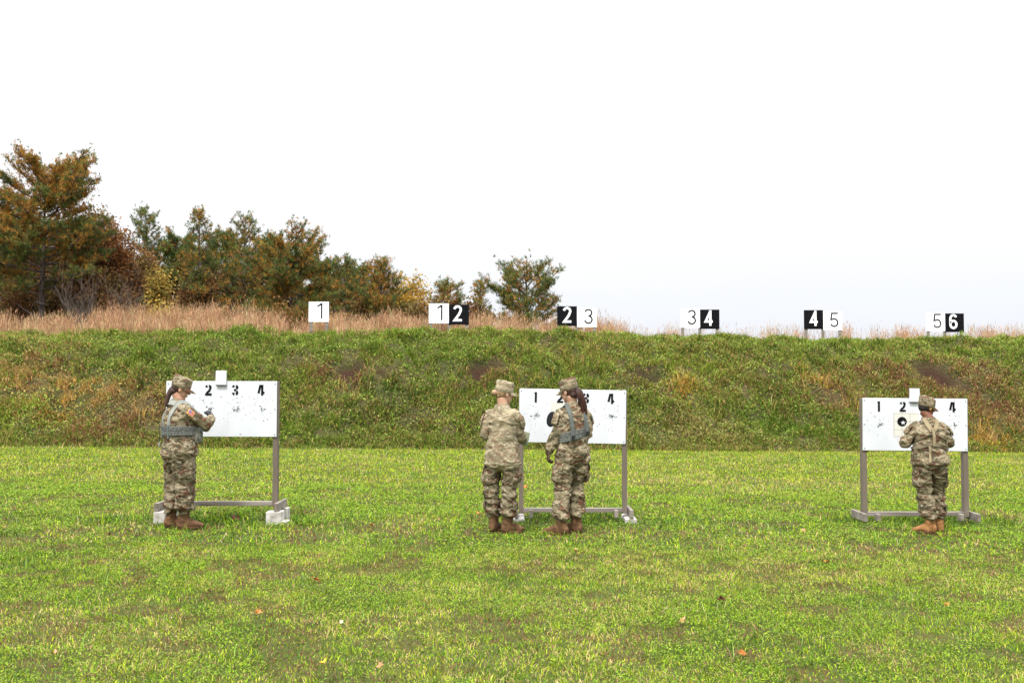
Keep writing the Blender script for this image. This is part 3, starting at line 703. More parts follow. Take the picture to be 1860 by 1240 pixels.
def pine(label, D, px, topy, hw, seed, cb=.3, orange=.45, prof='dome', dens=1.0, trunkdead=True, lean=0., zg=0., category="pine tree", group=None, needle=1.0):
    rg = np.random.default_rng(seed); x0 = (px - 930) / F * D
    H = CZ + (690 - topy) / F * D - zg; Rm = 1.36 * hw / F * D
    root = empty("pine_tree", (x0, D, zg)); tag(root, label, category, group)
    nz_ = 12; zz = np.linspace(-.3, H * .97, nz_); wob = np.cumsum(rg.normal(0, .012 * H / 4, (nz_, 2)), 0); wob -= wob[0]
    wob[:, 0] += lean * (np.clip(zz, 0, None) / H) ** 1.5; tr = np.column_stack([wob, zz]); r0 = .05 + .012 * H
    paths = [(tr, r0 * (1 - .93 * (np.linspace(0, 1, nz_)) ** 1.1) + .01)]
    tp = lambda z: np.array([np.interp(z, zz, tr[:, 0]), np.interp(z, zz, tr[:, 1]), z])
    SP, SD, SC = [], [], []
    def profile(u):
        if prof == 'dome': return (max(0, 1 - u) ** .42) * (.72 + .28 * min(1, u * 3))
        if prof == 'round': return max(.2, 1 - ((u - .28) / .80) ** 2) ** .5
        if prof == 'cone': return (1 - u) ** .8 * (.85 + .15 * min(1, u * 4)) + .04
        if prof == 'flat': return (max(0, 1 - u) ** .4) * (.55 + .45 * min(1, u * 1.6))
        return (1 - u) ** .7
    nl = int((H * (1 - cb)) * 5.5 * dens) + 10; az = rg.uniform(0, 6.28)
    for i in range(nl):
        u = (i + rg.random()) / nl; z = H * (cb + (1 - cb) * u * .985); az += 2.4 + rg.normal(0, .35)
        Lb = Rm * 1.08 * profile(u) * rg.uniform(.72, 1.12); el = R(-4 + 48 * u ** 1.2 + rg.normal(0, 9))
        if Lb < .25: Lb = .25
        n = 7; t = np.linspace(0, 1, n); dirh = np.array([math.cos(az), math.sin(az)])
        zc = Lb * (math.sin(el) * t + .22 * t ** 2.2 - .05 * t); hr = Lb * math.cos(el) * t
        pp = tp(z)[None] + np.column_stack([dirh[0] * hr, dirh[1] * hr, zc]) + np.cumsum(rg.normal(0, .018 * Lb, (n, 3)), 0) * t[:, None]
        rb = (.014 + .011 * Lb) * (1 - .8 * t) + .004; paths.append((pp, rb))
        ns = max(4, int(Lb * 5.5 * dens)); 
        for k in range(ns):
            tt = .22 + .78 * (k + rg.random()) / ns; q = np.array([np.interp(tt, t, pp[:, a]) for a in range(3)])
            sa = az + rg.choice([-1, 1]) * R(rg.uniform(20, 75)); ls = (.22 + .34 * Lb * (1.1 - tt)) * rg.uniform(.6, 1.2)
            if k == ns - 1: q = pp[-1]; sa = az; ls *= .8
            sdv = np.array([math.cos(sa), math.sin(sa), .28 + .5 * u + rg.normal(0, .15)]); sdv /= np.linalg.norm(sdv)
            e_ = q + sdv * ls + np.array([0, 0, .12 * ls]); mid_ = q + sdv * ls * .5
            paths.append((np.array([q, mid_, e_]), np.array([.012, .009, .004])))
            nt_ = max(2, int(ls / .10)); tk = np.linspace(.25, 1, nt_)
            for tq in tk:
                SP.append(q + (e_ - q) * tq + rg.normal(0, .05, 3)); SD.append(sdv * .6 + np.array([0, 0, .75])); SC.append((tq, u, tt))
    # leader shoots
    for k in range(6):
        SP.append(tp(H * .97) + rg.normal(0, .12, 3)); SD.append(np.array([0, 0, 1.3])); SC.append((1, 1, 1))
    if trunkdead:
        for k in range(int(9 * cb / .3)):
            z = H * rg.uniform(.12, cb + .08); a2 = rg.uniform(0, 6.28); Lb = Rm * rg.uniform(.25, .75); t = np.linspace(0, 1, 6)
            pp = tp(z)[None] + np.column_stack([math.cos(a2) * Lb * t, math.sin(a2) * Lb * t, Lb * (rg.uniform(-.25, .35) * t + .15 * t ** 2)]) + np.cumsum(rg.normal(0, .03, (6, 3)), 0) * t[:, None]
            paths.append((pp, (.03 + .006 * Lb) * (1 - .85 * t) + .004))
            for _ in range(5):
                q = pp[rg.integers(2, 6)]; dv = rg.normal(0, 1, 3) + np.array([math.cos(a2), math.sin(a2), 0]); dv /= np.linalg.norm(dv)
                paths.append((np.array([q, q + dv * .3, q + dv * .55 + rg.normal(0, .08, 3)]), np.array([.01, .007, .003])))
    SP = np.array(SP); sz = H / (np.percentile(SP[:, 2], 99.9) + .22); sv = np.array([1, 1, sz]); SP = SP * sv; paths = [(p * sv, r) for p, r in paths]
    tv, tf = tubes_np(paths)
    new_mesh("trunk", tv, tf, M['bark'], root, smooth=True)
    SP, SD, SC = np.array(SP), np.array(SD), np.array(SC)
    SP = np.concatenate([SP, SP + rg.normal(0, .12, SP.shape)]); SD = np.concatenate([SD, SD]); SC = np.concatenate([SC, SC])
    cn = fbm(SP / 1.1 + seed * 3, seed, 2)
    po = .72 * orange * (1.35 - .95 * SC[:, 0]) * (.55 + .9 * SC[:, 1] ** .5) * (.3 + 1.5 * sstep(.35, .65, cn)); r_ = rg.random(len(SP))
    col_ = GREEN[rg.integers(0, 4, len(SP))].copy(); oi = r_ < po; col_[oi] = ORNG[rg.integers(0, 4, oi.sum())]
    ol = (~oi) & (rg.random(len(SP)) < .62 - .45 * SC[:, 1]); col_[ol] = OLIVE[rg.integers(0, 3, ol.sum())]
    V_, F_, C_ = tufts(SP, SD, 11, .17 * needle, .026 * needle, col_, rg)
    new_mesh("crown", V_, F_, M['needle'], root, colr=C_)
    return root
def broadleaf(label, D, px, topy, hw, seed, cols, cb=.15, dens=1., leaf=.085, name="oak_tree", cat="oak tree", zg=0., group=None, bare=.0, barkm='bark', nb=None):
    rg = np.random.default_rng(seed); x0 = (px - 930) / F * D; H = CZ + (690 - topy) / F * D - zg; Rm = hw / F * D
    root = empty(name, (x0, D, zg)); tag(root, label, cat, group); paths = []; SP = []
    def grow(p, d, L, r, lev):
        r = r * (.55 if bare else 1)
        n = 6; pts = [p]; q = p.copy(); dd = d.copy()
        for i in range(n - 1):
            dd = dd + rg.normal(0, .13, 3) + np.array([0, 0, .04]); dd /= np.linalg.norm(dd); q = q + dd * L / (n - 1); pts.append(q.copy())
        pts = np.array(pts); paths.append((pts, r * np.linspace(1, .35, n) + .002))
        if lev >= 3: SP.extend(pts[2:]); return
        for _ in range([7, 5, 4][lev] if nb is None else nb[lev]):
            i = rg.integers(1 if lev else 2, n); a = rg.normal(0, 1, 3); a[2] = abs(a[2]) * .6; a /= np.linalg.norm(a)
            nd = dd * .35 + a; nd /= np.linalg.norm(nd); grow(pts[i], nd, L * rg.uniform(.5, .72), r * .5, lev + 1)
    grow(np.array([0, 0, -.2]), np.array([rg.normal(0, .08), 0, 1.]), H * .5, .03 + .009 * H, 0)
    SP = np.array(SP)
    # fit the crown to height and half width
    top = np.percentile(SP[:, 2], 99); sxy = Rm / (np.percentile(np.abs(SP[:, 0]), 97) + 1e-6); sz = H / top
    S3 = np.array([sxy, sxy, sz]); paths = [(p * S3, r) for p, r in paths]; SP = SP * S3
    tv, tf = tubes_np(paths); new_mesh("trunk", tv, tf, M[barkm], root, smooth=True)
    if bare < 1:
        SP = SP[SP[:, 2] > H * cb]
        n = int(14000 * dens); i = rg.integers(0, len(SP), n); c = SP[i] + rg.normal(0, .22, (n, 3)); cn = fbm(c / 1.2 + seed, seed, 2)
        cols = np.array(cols); k = np.clip(((cn - .3) / .4 * len(cols) + rg.normal(0, .7, n)).astype(int), 0, len(cols) - 1); cc = cols[k] * rg.uniform(.75, 1.25, (n, 1))
        u = rg.normal(0, 1, (n, 3)); u /= np.linalg.norm(u, axis=1)[:, None]; v = np.cross(u, rg.normal(0, 1, (n, 3))); v /= np.linalg.norm(v, axis=1)[:, None]
        s_ = leaf * rg.uniform(.5, 1.1, (n, 1)); V_ = np.stack([c - u * s_, c - v * s_ * .6, c + u * s_, c + v * s_ * .6], 1).reshape(-1, 3)
        b = (np.arange(n) * 4)[:, None, None]; F_ = (b + np.array([[0, 1, 2], [0, 2, 3]])[None]).reshape(-1, 3)
        new_mesh("crown", V_, F_, M['leaf'], root, colr=np.repeat(cc, 4, 0))
    return root
RUST = [(.22, .095, .035), (.28, .13, .045), (.16, .07, .03), (.32, .17, .06), (.20, .14, .045)]
GOLD = [(.42, .25, .03), (.34, .17, .03), (.26, .20, .04), (.46, .30, .05)]
BRWN = [(.17, .085, .035), (.24, .12, .04), (.12, .07, .03), (.15, .12, .035), (.22, .16, .05)]
pine("tallest pine with a wide orange tinged crown at the left edge", 44, 68, 262, 98, 1, cb=.54, orange=.8, prof='round', dens=1.35, lean=.3)
pine("tall dense pine half out of frame at the far left", 50, -60, 325, 90, 2, cb=.5, orange=.5, dens=1.0)
pine("dark pine directly behind the tallest pine on its left", 58, 20, 370, 95, 3, cb=.45, orange=.8, dens=1.0)
pine("dark pine behind the tallest pine on its right", 57, 140, 390, 80, 4, cb=.45, orange=.8, dens=1.0)
broadleaf("rusty red oak between the tallest pine and the green pine", 47, 218, 400, 80, 5, RUST, cb=.1, dens=2.4)
broadleaf("low yellow and orange tree in front of the rusty oak", 44.5, 280, 500, 18, 6, [(.30, .19, .03), (.24, .13, .03), (.22, .18, .04), (.34, .23, .05)], cb=.1, dens=.5, name="maple_tree", cat="maple tree")
pine("narrow green pine top rising behind the rusty oak", 56, 270, 368, 42, 7, cb=.12, orange=.12, prof='flat', dens=1.15)
pine("pointed pine with orange cones and a visible grey trunk", 50, 361, 370, 52, 8, cb=.24, orange=.5, prof='cone', dens=1.2)
pine("thin topped loose pine right of the pointed pine", 52, 443, 380, 52, 9, cb=.18, orange=.3, prof='flat', dens=.95)
pine("broad domed pine behind the single white sign", 49, 530, 402, 72, 10, cb=.16, orange=.5, prof='round', dens=1.35)
pine("mid sized olive pine right of the broad domed pine", 54, 622, 460, 50, 11, cb=.1, orange=.35, prof='dome', dens=1.3)
pine("golden olive pine left of the paired 1 and 2 signs", 52, 690, 462, 62, 12, cb=.08, orange=.7, prof='dome', dens=1.4)
broadleaf("small golden tree at the end of the dense wood", 56, 742, 508, 30, 13, GOLD, cb=.05, dens=.7, name="maple_tree", cat="maple tree")
pine("green topped pine directly behind the paired 1 and 2 signs", 50, 812, 502, 50, 14, cb=.1, orange=.55, prof='flat', dens=1.4)
pine("thin small pine between the paired signs and the lone pine", 52, 872, 503, 30, 15, cb=.1, orange=.4, prof='cone', dens=1.1)
pine("lone rounded pine standing apart at the right end of the trees", 48, 957, 462, 68, 16, cb=.14, orange=.35, prof='round', dens=1.15)
pine("low pine top peeking over the crest behind the sign 3", 50, 1098, 586, 34, 17, cb=.05, orange=.4, prof='flat', dens=1.3, group=None)
# the wood behind them
BACK = ["at the left frame edge behind the tallest pine", "behind the tallest pine's trunk", "behind the bare saplings and rusty oak", "between the green topped and pointed pines", "between the pointed and thin topped pines", "between the thin topped and broad domed pines",
        "behind the right side of the broad domed pine", "between the olive and golden olive pines", "behind the small golden tree"]
UND = ["left of the tallest pine trunk", "right of the tallest pine trunk", "under the rusty oak", "under the green topped pine", "under the pointed pine", "right of the single white sign", "under the golden olive pine", "left of the broad domed pine trunk", "right of the paired 1 and 2 signs", "left of the paired 1 and 2 signs"]
for i, (px, ty, hw, D) in enumerate(((-90, 400, 90, 66), (60, 410, 80, 68), (180, 415, 80, 66), (320, 420, 80, 70), (402, 412, 70, 66), (480, 425, 80, 68), (588, 468, 70, 66), (655, 478, 60, 68), (720, 522, 50, 62))):
    pine("dark back row pine " + BACK[i], D, px, ty, hw, 30 + i, cb=.04, orange=.25, prof='dome', dens=1.15, trunkdead=False, group="back row of dark pines in the wood", needle=1.5)
for i, (px, ty, hw, D, k) in enumerate(((10, 450, 75, 47, 1), (110, 450, 80, 49, 1), (185, 470, 65, 46, 1), (330, 505, 55, 50, 1), (420, 510, 60, 53, 1), (610, 520, 60, 52, 1), (700, 530, 50, 53, 1), (480, 520, 50, 53, 1), (850, 560, 30, 47, 1), (780, 560, 30, 48, 1))):
    broadleaf("brown leaved shrub in the undergrowth " + UND[i], D, px, ty, hw, 60 + i, BRWN, cb=.0, dens=1.1, name="shrub", cat="shrub", group="brown undergrowth shrubs at the foot of the wood", nb=[7, 5, 3])
broadleaf("small yellow leaved shrub at the crest below the yellow tree", 37, 300, 560, 24, 71, GOLD, cb=0, dens=.22, name="shrub", cat="shrub", leaf=.07, zg=1.9, nb=[6, 4, 2])
broadleaf("orange brown bush on the crest left of the single white sign", 35.5, 522, 566, 26, 72, [(.34, .15, .035), (.24, .12, .03), (.18, .10, .03)], cb=0, dens=.35, name="shrub", cat="shrub", leaf=.06, zg=2.2, nb=[6, 4, 2])
broadleaf("bare grey branching sapling right of the tallest pine trunk", 41, 160, 480, 55, 80, RUST, name="bare_tree", cat="bare tree", bare=1, barkm='deadwood', nb=[8, 7, 5])
broadleaf("bare grey twiggy bush at the foot of the tallest pine", 41, 95, 540, 55, 81, RUST, name="bare_tree", cat="bare tree", bare=1, barkm='deadwood', nb=[8, 7, 5])
broadleaf("thin bare grey sapling before the rusty oak", 43, 240, 480, 45, 82, RUST, name="bare_tree", cat="bare tree", bare=1, barkm='deadwood', nb=[8, 7, 5])

# ---------------------------------------------------------------- people
def skinmat(name, c): return mat(name, c, .55, spec=.3, bump=(90, .15, .002))
M['skin'] = skinmat("light_skin", (.46, .25, .165)); M['skin2'] = skinmat("pale_skin", (.50, .29, .20)); M['skin3'] = skinmat("brown_skin", (.16, .065, .035))
M['camo'] = camo("camouflage_cloth"); M['camo_pale'] = camo("faded_camouflage_cloth", .22, 1.12, 3.); M['camo_dark'] = camo("camouflage_trouser_cloth", .0, .82, 7.)
def bootb(nt, b):
    n = noise_node(nt, 18, 4); nt.links.new(ramp(nt, n, [(.3, (.07, .034, .015)), (.6, (.135, .070, .032)), (.8, (.21, .115, .055))]), b.inputs["Base Color"])
M['boot'] = mat("brown_suede_boot", rough=.9, build=bootb, bump=(40, .5, .006))
def boott(nt, b):
    n = noise_node(nt, 18, 4); nt.links.new(ramp(nt, n, [(.3, (.16, .07, .024)), (.6, (.30, .145, .05)), (.8, (.38, .20, .08))]), b.inputs["Base Color"])
M['boot_tan'] = mat("tan_suede_boot", rough=.9, build=boott, bump=(40, .5, .006))
def hairb(a, b_):
    def f(nt, b):
        n = noise_node(nt, 60, 3, (1, 1, .12)); nt.links.new(ramp(nt, n, [(.3, a), (.7, b_)]), b.inputs["Base Color"])
    return f
M['hair'] = mat("dark_brown_hair", rough=.45, spec=.4, build=hairb((.022, .010, .008), (.085, .035, .024)), bump=(160, .6, .004))
M['blond'] = mat("blond_brown_hair", rough=.45, spec=.4, build=hairb((.16, .085, .04), (.46, .30, .17)), bump=(120, .6, .004))
M['blackhair'] = mat("black_hair", rough=.6, build=hairb((.01, .008, .007), (.03, .02, .017)), bump=(160, .6, .004))
def web(nt, b):
    n = noise_node(nt, 90, 2); nt.links.new(ramp(nt, n, [(.35, (.045, .047, .043)), (.5, (.095, .10, .09)), (.65, (.18, .185, .17))]), b.inputs["Base Color"])
M['web'] = mat("grey_webbing", rough=.95, build=web, bump=(200, .6, .003))
M['strap'] = mat("pale_grey_strap", (.25, .255, .225), .9, bump=(200, .5, .002)); M['strap2'] = mat("dark_grey_strap", (.11, .12, .11), .9, bump=(200, .5, .002))
M['tan'] = mat("tan_webbing", (.27, .215, .13), .95, bump=(200, .5, .002)); M['tan2'] = mat("brown_webbing", (.15, .12, .075), .95, bump=(200, .5, .002))
M['blackc'] = mat("black_cloth", (.016, .016, .02), .8); M['glove'] = mat("brown_glove", (.085, .05, .03), .85, bump=(50, .5, .004)); M['gloveb'] = mat("black_glove", (.025, .028, .035), .7, bump=(60, .5, .004))
M['pouch'] = mat("dark_camo_pouch", rough=.9, build=lambda nt, b: nt.links.new(ramp(nt, noise_node(nt, 16, 4), [(.35, (.03, .035, .03)), (.5, (.10, .10, .08)), (.65, (.19, .18, .14))]), b.inputs["Base Color"]))
M['sage'] = mat("sage_green_card", (.26, .29, .19), .8); M['eye'] = mat("eye", (.05, .03, .02), .2); M['eyew'] = mat("eye_white", (.7, .68, .65), .3)
M['gold'] = mat("gold_patch_border", (.75, .42, .08), .8); M['pink'] = mat("patch_red_stripes", (.62, .20, .26), .8); M['lav'] = mat("patch_blue_field", (.25, .22, .50), .8)
M['yel'] = mat("yellow_ear_plug", (.70, .62, .15), .5); M['lens'] = mat("clear_lens", (.75, .8, .82), .1, spec=.6)

def hand(mb, w, d, pn, side, curl=.6, s=1.0):
    """hand rooted at wrist w along d, palm normal pn; five separate fingers, thumb on the side `side`"""
    w, d, pn = Vector(w), Vector(d).normalized(), Vector(pn); pn = (pn - pn.dot(d) * d).normalized(); x = d.cross(pn).normalized() * side
    mb.tube([w - d * .03, w + d * .01, w + d * .045, w + d * .085], [(.026, .02), (.03 * s, .016), (.04 * s, .015), (.041 * s, .013)], 14, ref=tuple(x))
    for k, (off, L, r) in enumerate(((.029, .068, .0085), (.010, .077, .009), (-.010, .071, .0087), (-.029, .056, .008))):
        p = w + d * (.078 - .006 * abs(k - 1)) + x * off; pts = [p]; a = .15 + curl * .3; q = p.copy()
        for j, f in enumerate((.42, .32, .26)):
            dd = (d * math.cos(a) + pn * math.sin(a) + x * off * 1.5).normalized(); q = q + dd * L * f; pts.append(q.copy()); a += curl * .85
        mb.tube([tuple(v) for v in pts], [r * s * 1.05, r * s, r * s * .93, r * s * .8], 10, ref=tuple(x))
    p = w + d * .022 + x * .030; q = p + (x * .8 + d * .6 + pn * .3).normalized() * .034; q2 = q + (x * .25 + d * .8 + pn * .5).normalized() * .03
    mb.tube([tuple(p - x * .012), tuple(q), tuple(q2)], [.013 * s, .0105 * s, .0085 * s], 10, ref=tuple(d))

def foldfn(amp, scale, seed, cuffs=(), dirv=(1, 1, 2.2)):
    dv = np.array(dirv)
    def f(v, no):
        p = v * scale * dv; wp = p + .8 * (np.stack([vnoise(p * .7, seed + 5), vnoise(p * .7, seed + 6), vnoise(p * .7, seed + 7)], 1) - .5) * 2
        # diagonal creases: rotate the lattice a little
        q = wp.copy(); q[:, 2] = wp[:, 2] + .75 * wp[:, 0]; n1 = vnoise(q, seed); r1 = 1 - np.abs(2 * n1 - 1)
        q2 = wp.copy() * 1.9; q2[:, 2] = q2[:, 2] - .8 * q2[:, 0]; n2 = vnoise(q2, seed + 2); r2 = 1 - np.abs(2 * n2 - 1)
        d = amp * (1.4 * (r1 ** 2.2 - .35) + .6 * (r2 ** 2 - .35))
        for z0, h, a in cuffs:
            k = np.exp(-((v[:, 2] - z0) / h) ** 2); d = d * (1 + .3 * k) + a * k * np.sin((v[:, 2] - z0) / .022 + 5 * vnoise(v * 9, seed + 9)) 
        return d
    return f
def ribbon_on(bvh, guide, width, name, m, parent, off=.006, th=.006, seg=.012):
    """strap: guide points pressed onto a garment's surface, given width and thickness"""
    g = catmull(np.array(guide, float), 14); d = np.r_[0, np.cumsum(np.linalg.norm(np.diff(g, axis=0), axis=1))]
    n = max(4, int(d[-1] / seg)); t = np.linspace(0, d[-1], n); g = np.stack([np.interp(t, d, g[:, i]) for i in range(3)], 1)
    P_, N_ = [], []
    for q in g:
        lo, no, _, _ = bvh.find_nearest(Vector(q)); P_.append(lo); N_.append(no)
    P_ = np.array(P_); N_ = np.array(N_)
    for _ in range(9):
        P_[1:-1] = (P_[:-2] + 2 * P_[1:-1] + P_[2:]) / 4; N_[1:-1] = (N_[:-2] + 2 * N_[1:-1] + N_[2:]) / 4
    N_ /= np.linalg.norm(N_, axis=1)[:, None]; T = np.gradient(P_, axis=0); T /= np.linalg.norm(T, axis=1)[:, None]; S = np.cross(T, N_)
    V = []; 
    for p, nn, s_ in zip(P_, N_, S):
        for a, b in ((-1, 0), (-1, 1), (1, 1), (1, 0)): V.append(p + s_ * a * width / 2 + nn * (off + (b - .5) * th * (1 if b else 2.5)))
    f = []
    for i in range(n - 1):
        for j in range(4): k = (j + 1) % 4; f.append((i * 4 + j, i * 4 + k, i * 4 + 4 + k, i * 4 + 4 + j))
    f += [(3, 2, 1, 0), (4 * n - 4, 4 * n - 3, 4 * n - 2, 4 * n - 1)]
    return new_mesh(name, V, f, m, parent)
def frame_on(bvh, q, up=(0, 0, 1), off=.006):
    lo, no, _, _ = bvh.find_nearest(Vector(q)); z = no; y = (Vector(up) - Vector(up).dot(z) * z).normalized(); x = y.cross(z)
    Mx = Matrix.Identity(4)
    for i in range(3): Mx[i][0], Mx[i][1], Mx[i][2], Mx[i][3] = x[i], y[i], z[i], lo[i] + z[i] * off
    return Mx

def join(name, objs, m, parent):
    V, Fs, k = [], [], 0
    for o in objs:
        V += [v.co[:] for v in o.data.vertices]; Fs += [tuple(i + k for i in p.vertices) for p in o.data.polygons]; k = len(V)
        bpy.data.objects.remove(o)
    return new_mesh(name, V, Fs, m, parent, smooth=True)
def person(px, py, D, th, S, spec, label):
    """built facing +Y in its own frame at height 1.6, turned th degrees to the right, scaled S"""
    x0 = (px - 930) / F * D; gz_ = float(ground_z(x0)) - .012
    root = empty("person", (x0, D, gz_), -R(th)); root.scale = (S,) * 3; tag(root, label, "person")
    c, s = math.cos(R(th)), math.sin(R(th))
    def L(wx, wy, z): return np.array([wx * c - wy * s, wx * s + wy * c, z])       # picture-aligned offsets to body frame
    sd = spec['seed']; skin = spec['skin']; jm, tm = spec['jacket'], spec['trousers']; hem = spec['hem']
    ctr = L(*spec.get('ctr', (0, 0)), 0)[:2]; bw = spec.get('bulk', 1.)
    hipc = np.array([ctr[0], ctr[1]]); lean = spec.get('lean', 0.)
    def cy(z): return ctr[1] + lean * (z - .8)
    shw = spec.get('shw', .138); sh = {sg: np.array([ctr[0] + sg * shw, cy(1.28), 1.25]) for sg in (-1, 1)}
    hip = {sg: np.array([ctr[0] + sg * .088, cy(.82), .80]) for sg in (-1, 1)}
    foot = {sg: L(*spec['foot'][sg][:2], 0) for sg in (-1, 1)}; fdir = {}
    for sg in (-1, 1):
        a = R(spec['foot'][sg][2] - th); fdir[sg] = np.array([math.sin(a), math.cos(a), 0])
    knee = {sg: L(*spec['knee'][sg]) if 'knee' in spec else (hip[sg] + foot[sg]) / 2 + fdir[sg] * .03 for sg in (-1, 1)}
    for sg in (-1, 1): knee[sg] = np.array([knee[sg][0], knee[sg][1], .445])
    elb = {sg: L(*spec['elbow'][sg]) for sg in (-1, 1)}; wri = {sg: L(*spec['wrist'][sg]) for sg in (-1, 1)}
    hd = np.array([ctr[0], cy(1.45) + spec.get('headfwd', .035), 1.475]) + L(*spec.get('headoff', (0, 0)), 0)
    hy, hp = R(-(spec['head'][0] - th)), R(spec['head'][1]); HM = Matrix.Translation(Vector(hd)) @ Matrix.Rotation(hy, 4, 'Z') @ Matrix.Rotation(-hp, 4, 'X')
    # --- body: one continuous skin surface
    b = MB()
    b.ell((0, -.012, .022), (.070, .090, .082), HM); b.ell((0, .022, -.035), (.055, .062, .068), HM); b.ell((0, .058, -.088), (.024, .021, .019), HM)
    b.ell((0, .072, .022), (.046, .018, .012), HM); b.tube([(0, .080, .012), (0, .094, -.012), (0, .101, -.028)], [.007, .010, .0125], 10, M=HM)
    b.ell((0, .080, -.052), (.021, .012, .006), HM, 12, 8); b.ell((0, .079, -.062), (.019, .011, .006), HM, 12, 8)
    for sg in (-1, 1):
        b.ell((sg * .036, .052, -.028), (.02, .022, .022), HM, 12, 8); b.ell((sg * .071, -.004, -.008), (.010, .019, .031), HM, 12, 8)
        b.ell((sg * .077, -.012, .004), (.006, .010, .018), HM, 10, 8)
    nb_ = HM @ Vector((0, -.025, -.06)); b.tube([(ctr[0], cy(1.3), 1.27), (ctr[0], cy(1.36) + .004, 1.36), tuple(nb_), tuple(HM @ Vector((0, -.015, -.01)))], [(.07, .055), (.055, .052), (.053, .055), (.05, .055)], 18)
    b.tube([(ctr[0], cy(z), z) for z in (.76, .86, .98, 1.12, 1.25, 1.33)], [(.14, .10), (.145, .105), (.115, .09), (.13, .095), (.14, .085), (.07, .06)], 20)
    for sg in (-1, 1):
        b.tube([sh[sg], (sh[sg] + elb[sg]) / 2, elb[sg], (elb[sg] + wri[sg]) / 2, wri[sg]], [.047, .041, .035, .032, .024], 12, ref=(.3, 1, .2))
        b.tube([hip[sg] + [0, 0, .02], (hip[sg] + knee[sg]) / 2, knee[sg], (knee[sg] + foot[sg]) / 2 + [0, 0, .04], foot[sg] + [0, 0, .09]], [.075, .066, .05, .045, .035], 14)
        b.tube([foot[sg] + [0, 0, .10] - fdir[sg] * .01, foot[sg] + [0, 0, .05] + fdir[sg] * .03, foot[sg] + [0, 0, .04] + fdir[sg] * .11], [.034, .034, .022], 12)
        dv, pn_, cu, _g = spec['hand'][sg]; dvl = L(*dv); pnl = L(*pn_)
        hand(b, wri[sg], dvl, pnl, sg, cu)
    remesh(b, .0055, "body", skin, root, smooth=1)
    for sg in (-1, 1):
        e = MB(); e.ell((sg * .031, .066, .003), (.011, .011, .011), HM, 12, 8, 0); e.ell((sg * .031, .0735, .003), (.0055, .005, .0055), HM, 10, 6, 1); e.build("eye", [M['eyew'], M['eye']], root, True)
        dv, pn_, cu, gl = spec['hand'][sg]
        if gl:
            g = MB(); hand(g, wri[sg], L(*dv), L(*pn_), sg, cu, 1.22); gd = Vector(L(*dv)).normalized(); w_ = Vector(wri[sg])
            g.tube([tuple(w_ - gd * .055), tuple(w_ - gd * .02), tuple(w_ + gd * .02)], [.038, .036, .034], 14); remesh(g, .005, "glove", gl, root, foldfn(.002, 40, sd + 3), smooth=1)
    # --- trousers: seat and legs overlap, so that the folds between them stay open
    hb = spec.get('hipb', bw); dep = spec.get('dep', 1.)
    t = MB(); t.tube([(ctr[0], cy(z), z) for z in (.755, .80, .88, .97)], [(.135 * hb, .105), (.165 * hb, .132 * dep), (.16 * hb, .122 * dep), (.14 * hb, .11)], 24, n=2.3)
    fo = foldfn(.0145, 8.5, sd, cuffs=((.23, .07, .009), (.42, .07, .006), (.68, .05, .004)))
    pcs = [remesh(t, .011, "seat", tm, root, fo, smooth=3)]
    for sg in (-1, 1):
        ax = fdir[sg]; k = knee[sg]; a_ = foot[sg] + [0, 0, .17]; h_ = hip[sg]; t = MB(); lb = 1 + (hb - 1) * .6; tb_ = 1 + (hb - 1) * .35
        pts = [h_ + [0, 0, .06], h_ + [0, 0, -.02], h_ * .66 + k * .34, k + [0, 0, .07], k, k * .6 + a_ * .4, k * .22 + a_ * .78 + ax * .004, a_ + [0, 0, .025], a_ + [0, 0, -.005]]
        t.tube(pts, [(.080 * lb, .118 * dep), (.088 * lb, .122 * dep), (.087 * lb, .108 * dep), (.078 * tb_, .088 * tb_), (.076 * tb_, .085 * tb_), (.077 * tb_, .083 * tb_), (.081 * tb_, .084 * tb_), (.072, .075), (.054, .056)], 20, res=4)
        pcs.append(remesh(t, .0105, "leg", tm, root, fo, smooth=3))
    trouser = join("trousers", pcs, tm, root)
    tb = BVHTree.FromPolygons([v.co[:] for v in trouser.data.vertices], [p.vertices[:] for p in trouser.data.polygons])
    for sg in (-1, 1):
        mid = hip[sg] * .52 + knee[sg] * .48; ax = (knee[sg] - hip[sg]); ax /= np.linalg.norm(ax)
        lat = np.cross(fdir[sg], [0, 0, 1.]); lat = np.array([sg * 1., -.25, 0]); lat /= np.linalg.norm(lat); fw = np.cross([0, 0, 1.], lat)
        o0 = mid + lat * .068; p = MB()
        p.tube([o0 - ax * .088, o0 - ax * .06 + lat * .012, o0 + lat * .026, o0 + ax * .065 + lat * .03, o0 + ax * .095 + lat * .006], [(.062, .008), (.068, .017), (.070, .023), (.068, .024), (.058, .010)], 18, ref=tuple(fw), n=3.5, res=3)
        pk = remesh(p, .008, "cargo_pocket", tm, trouser, foldfn(.007, 11, sd + 20 + sg), smooth=2)
        fl = MB(); fl.tube([o0 - ax * .105 + lat * .012, o0 - ax * .07 + lat * .030, o0 - ax * .035 + lat * .036], [(.072, .006), (.076, .007), (.078, .006)], 16, ref=tuple(fw), n=5, res=3)
        remesh(fl, .006, "flap", tm, pk, foldfn(.003, 14, sd + 31 + sg), smooth=1)
        kp = knee[sg] * .55 + foot[sg] * .45 + [0, 0, .05] + lat * .074; q = MB()
        q.tube([kp + [0, 0, .05], kp + [0, 0, .02] + lat * .012, kp + [0, 0, -.05] + lat * .012], [(.045, .006), (.05, .012), (.046, .01)], 14, ref=tuple(fw), n=4, res=3); remesh(q, .006, "calf_pocket", tm, trouser, foldfn(.003, 14, sd + 41), smooth=1)
    # --- jacket
    j = MB(); hw_, hd_ = spec.get('hemw', .178), spec.get('hemd', .150); ww = spec.get('waist', .150)
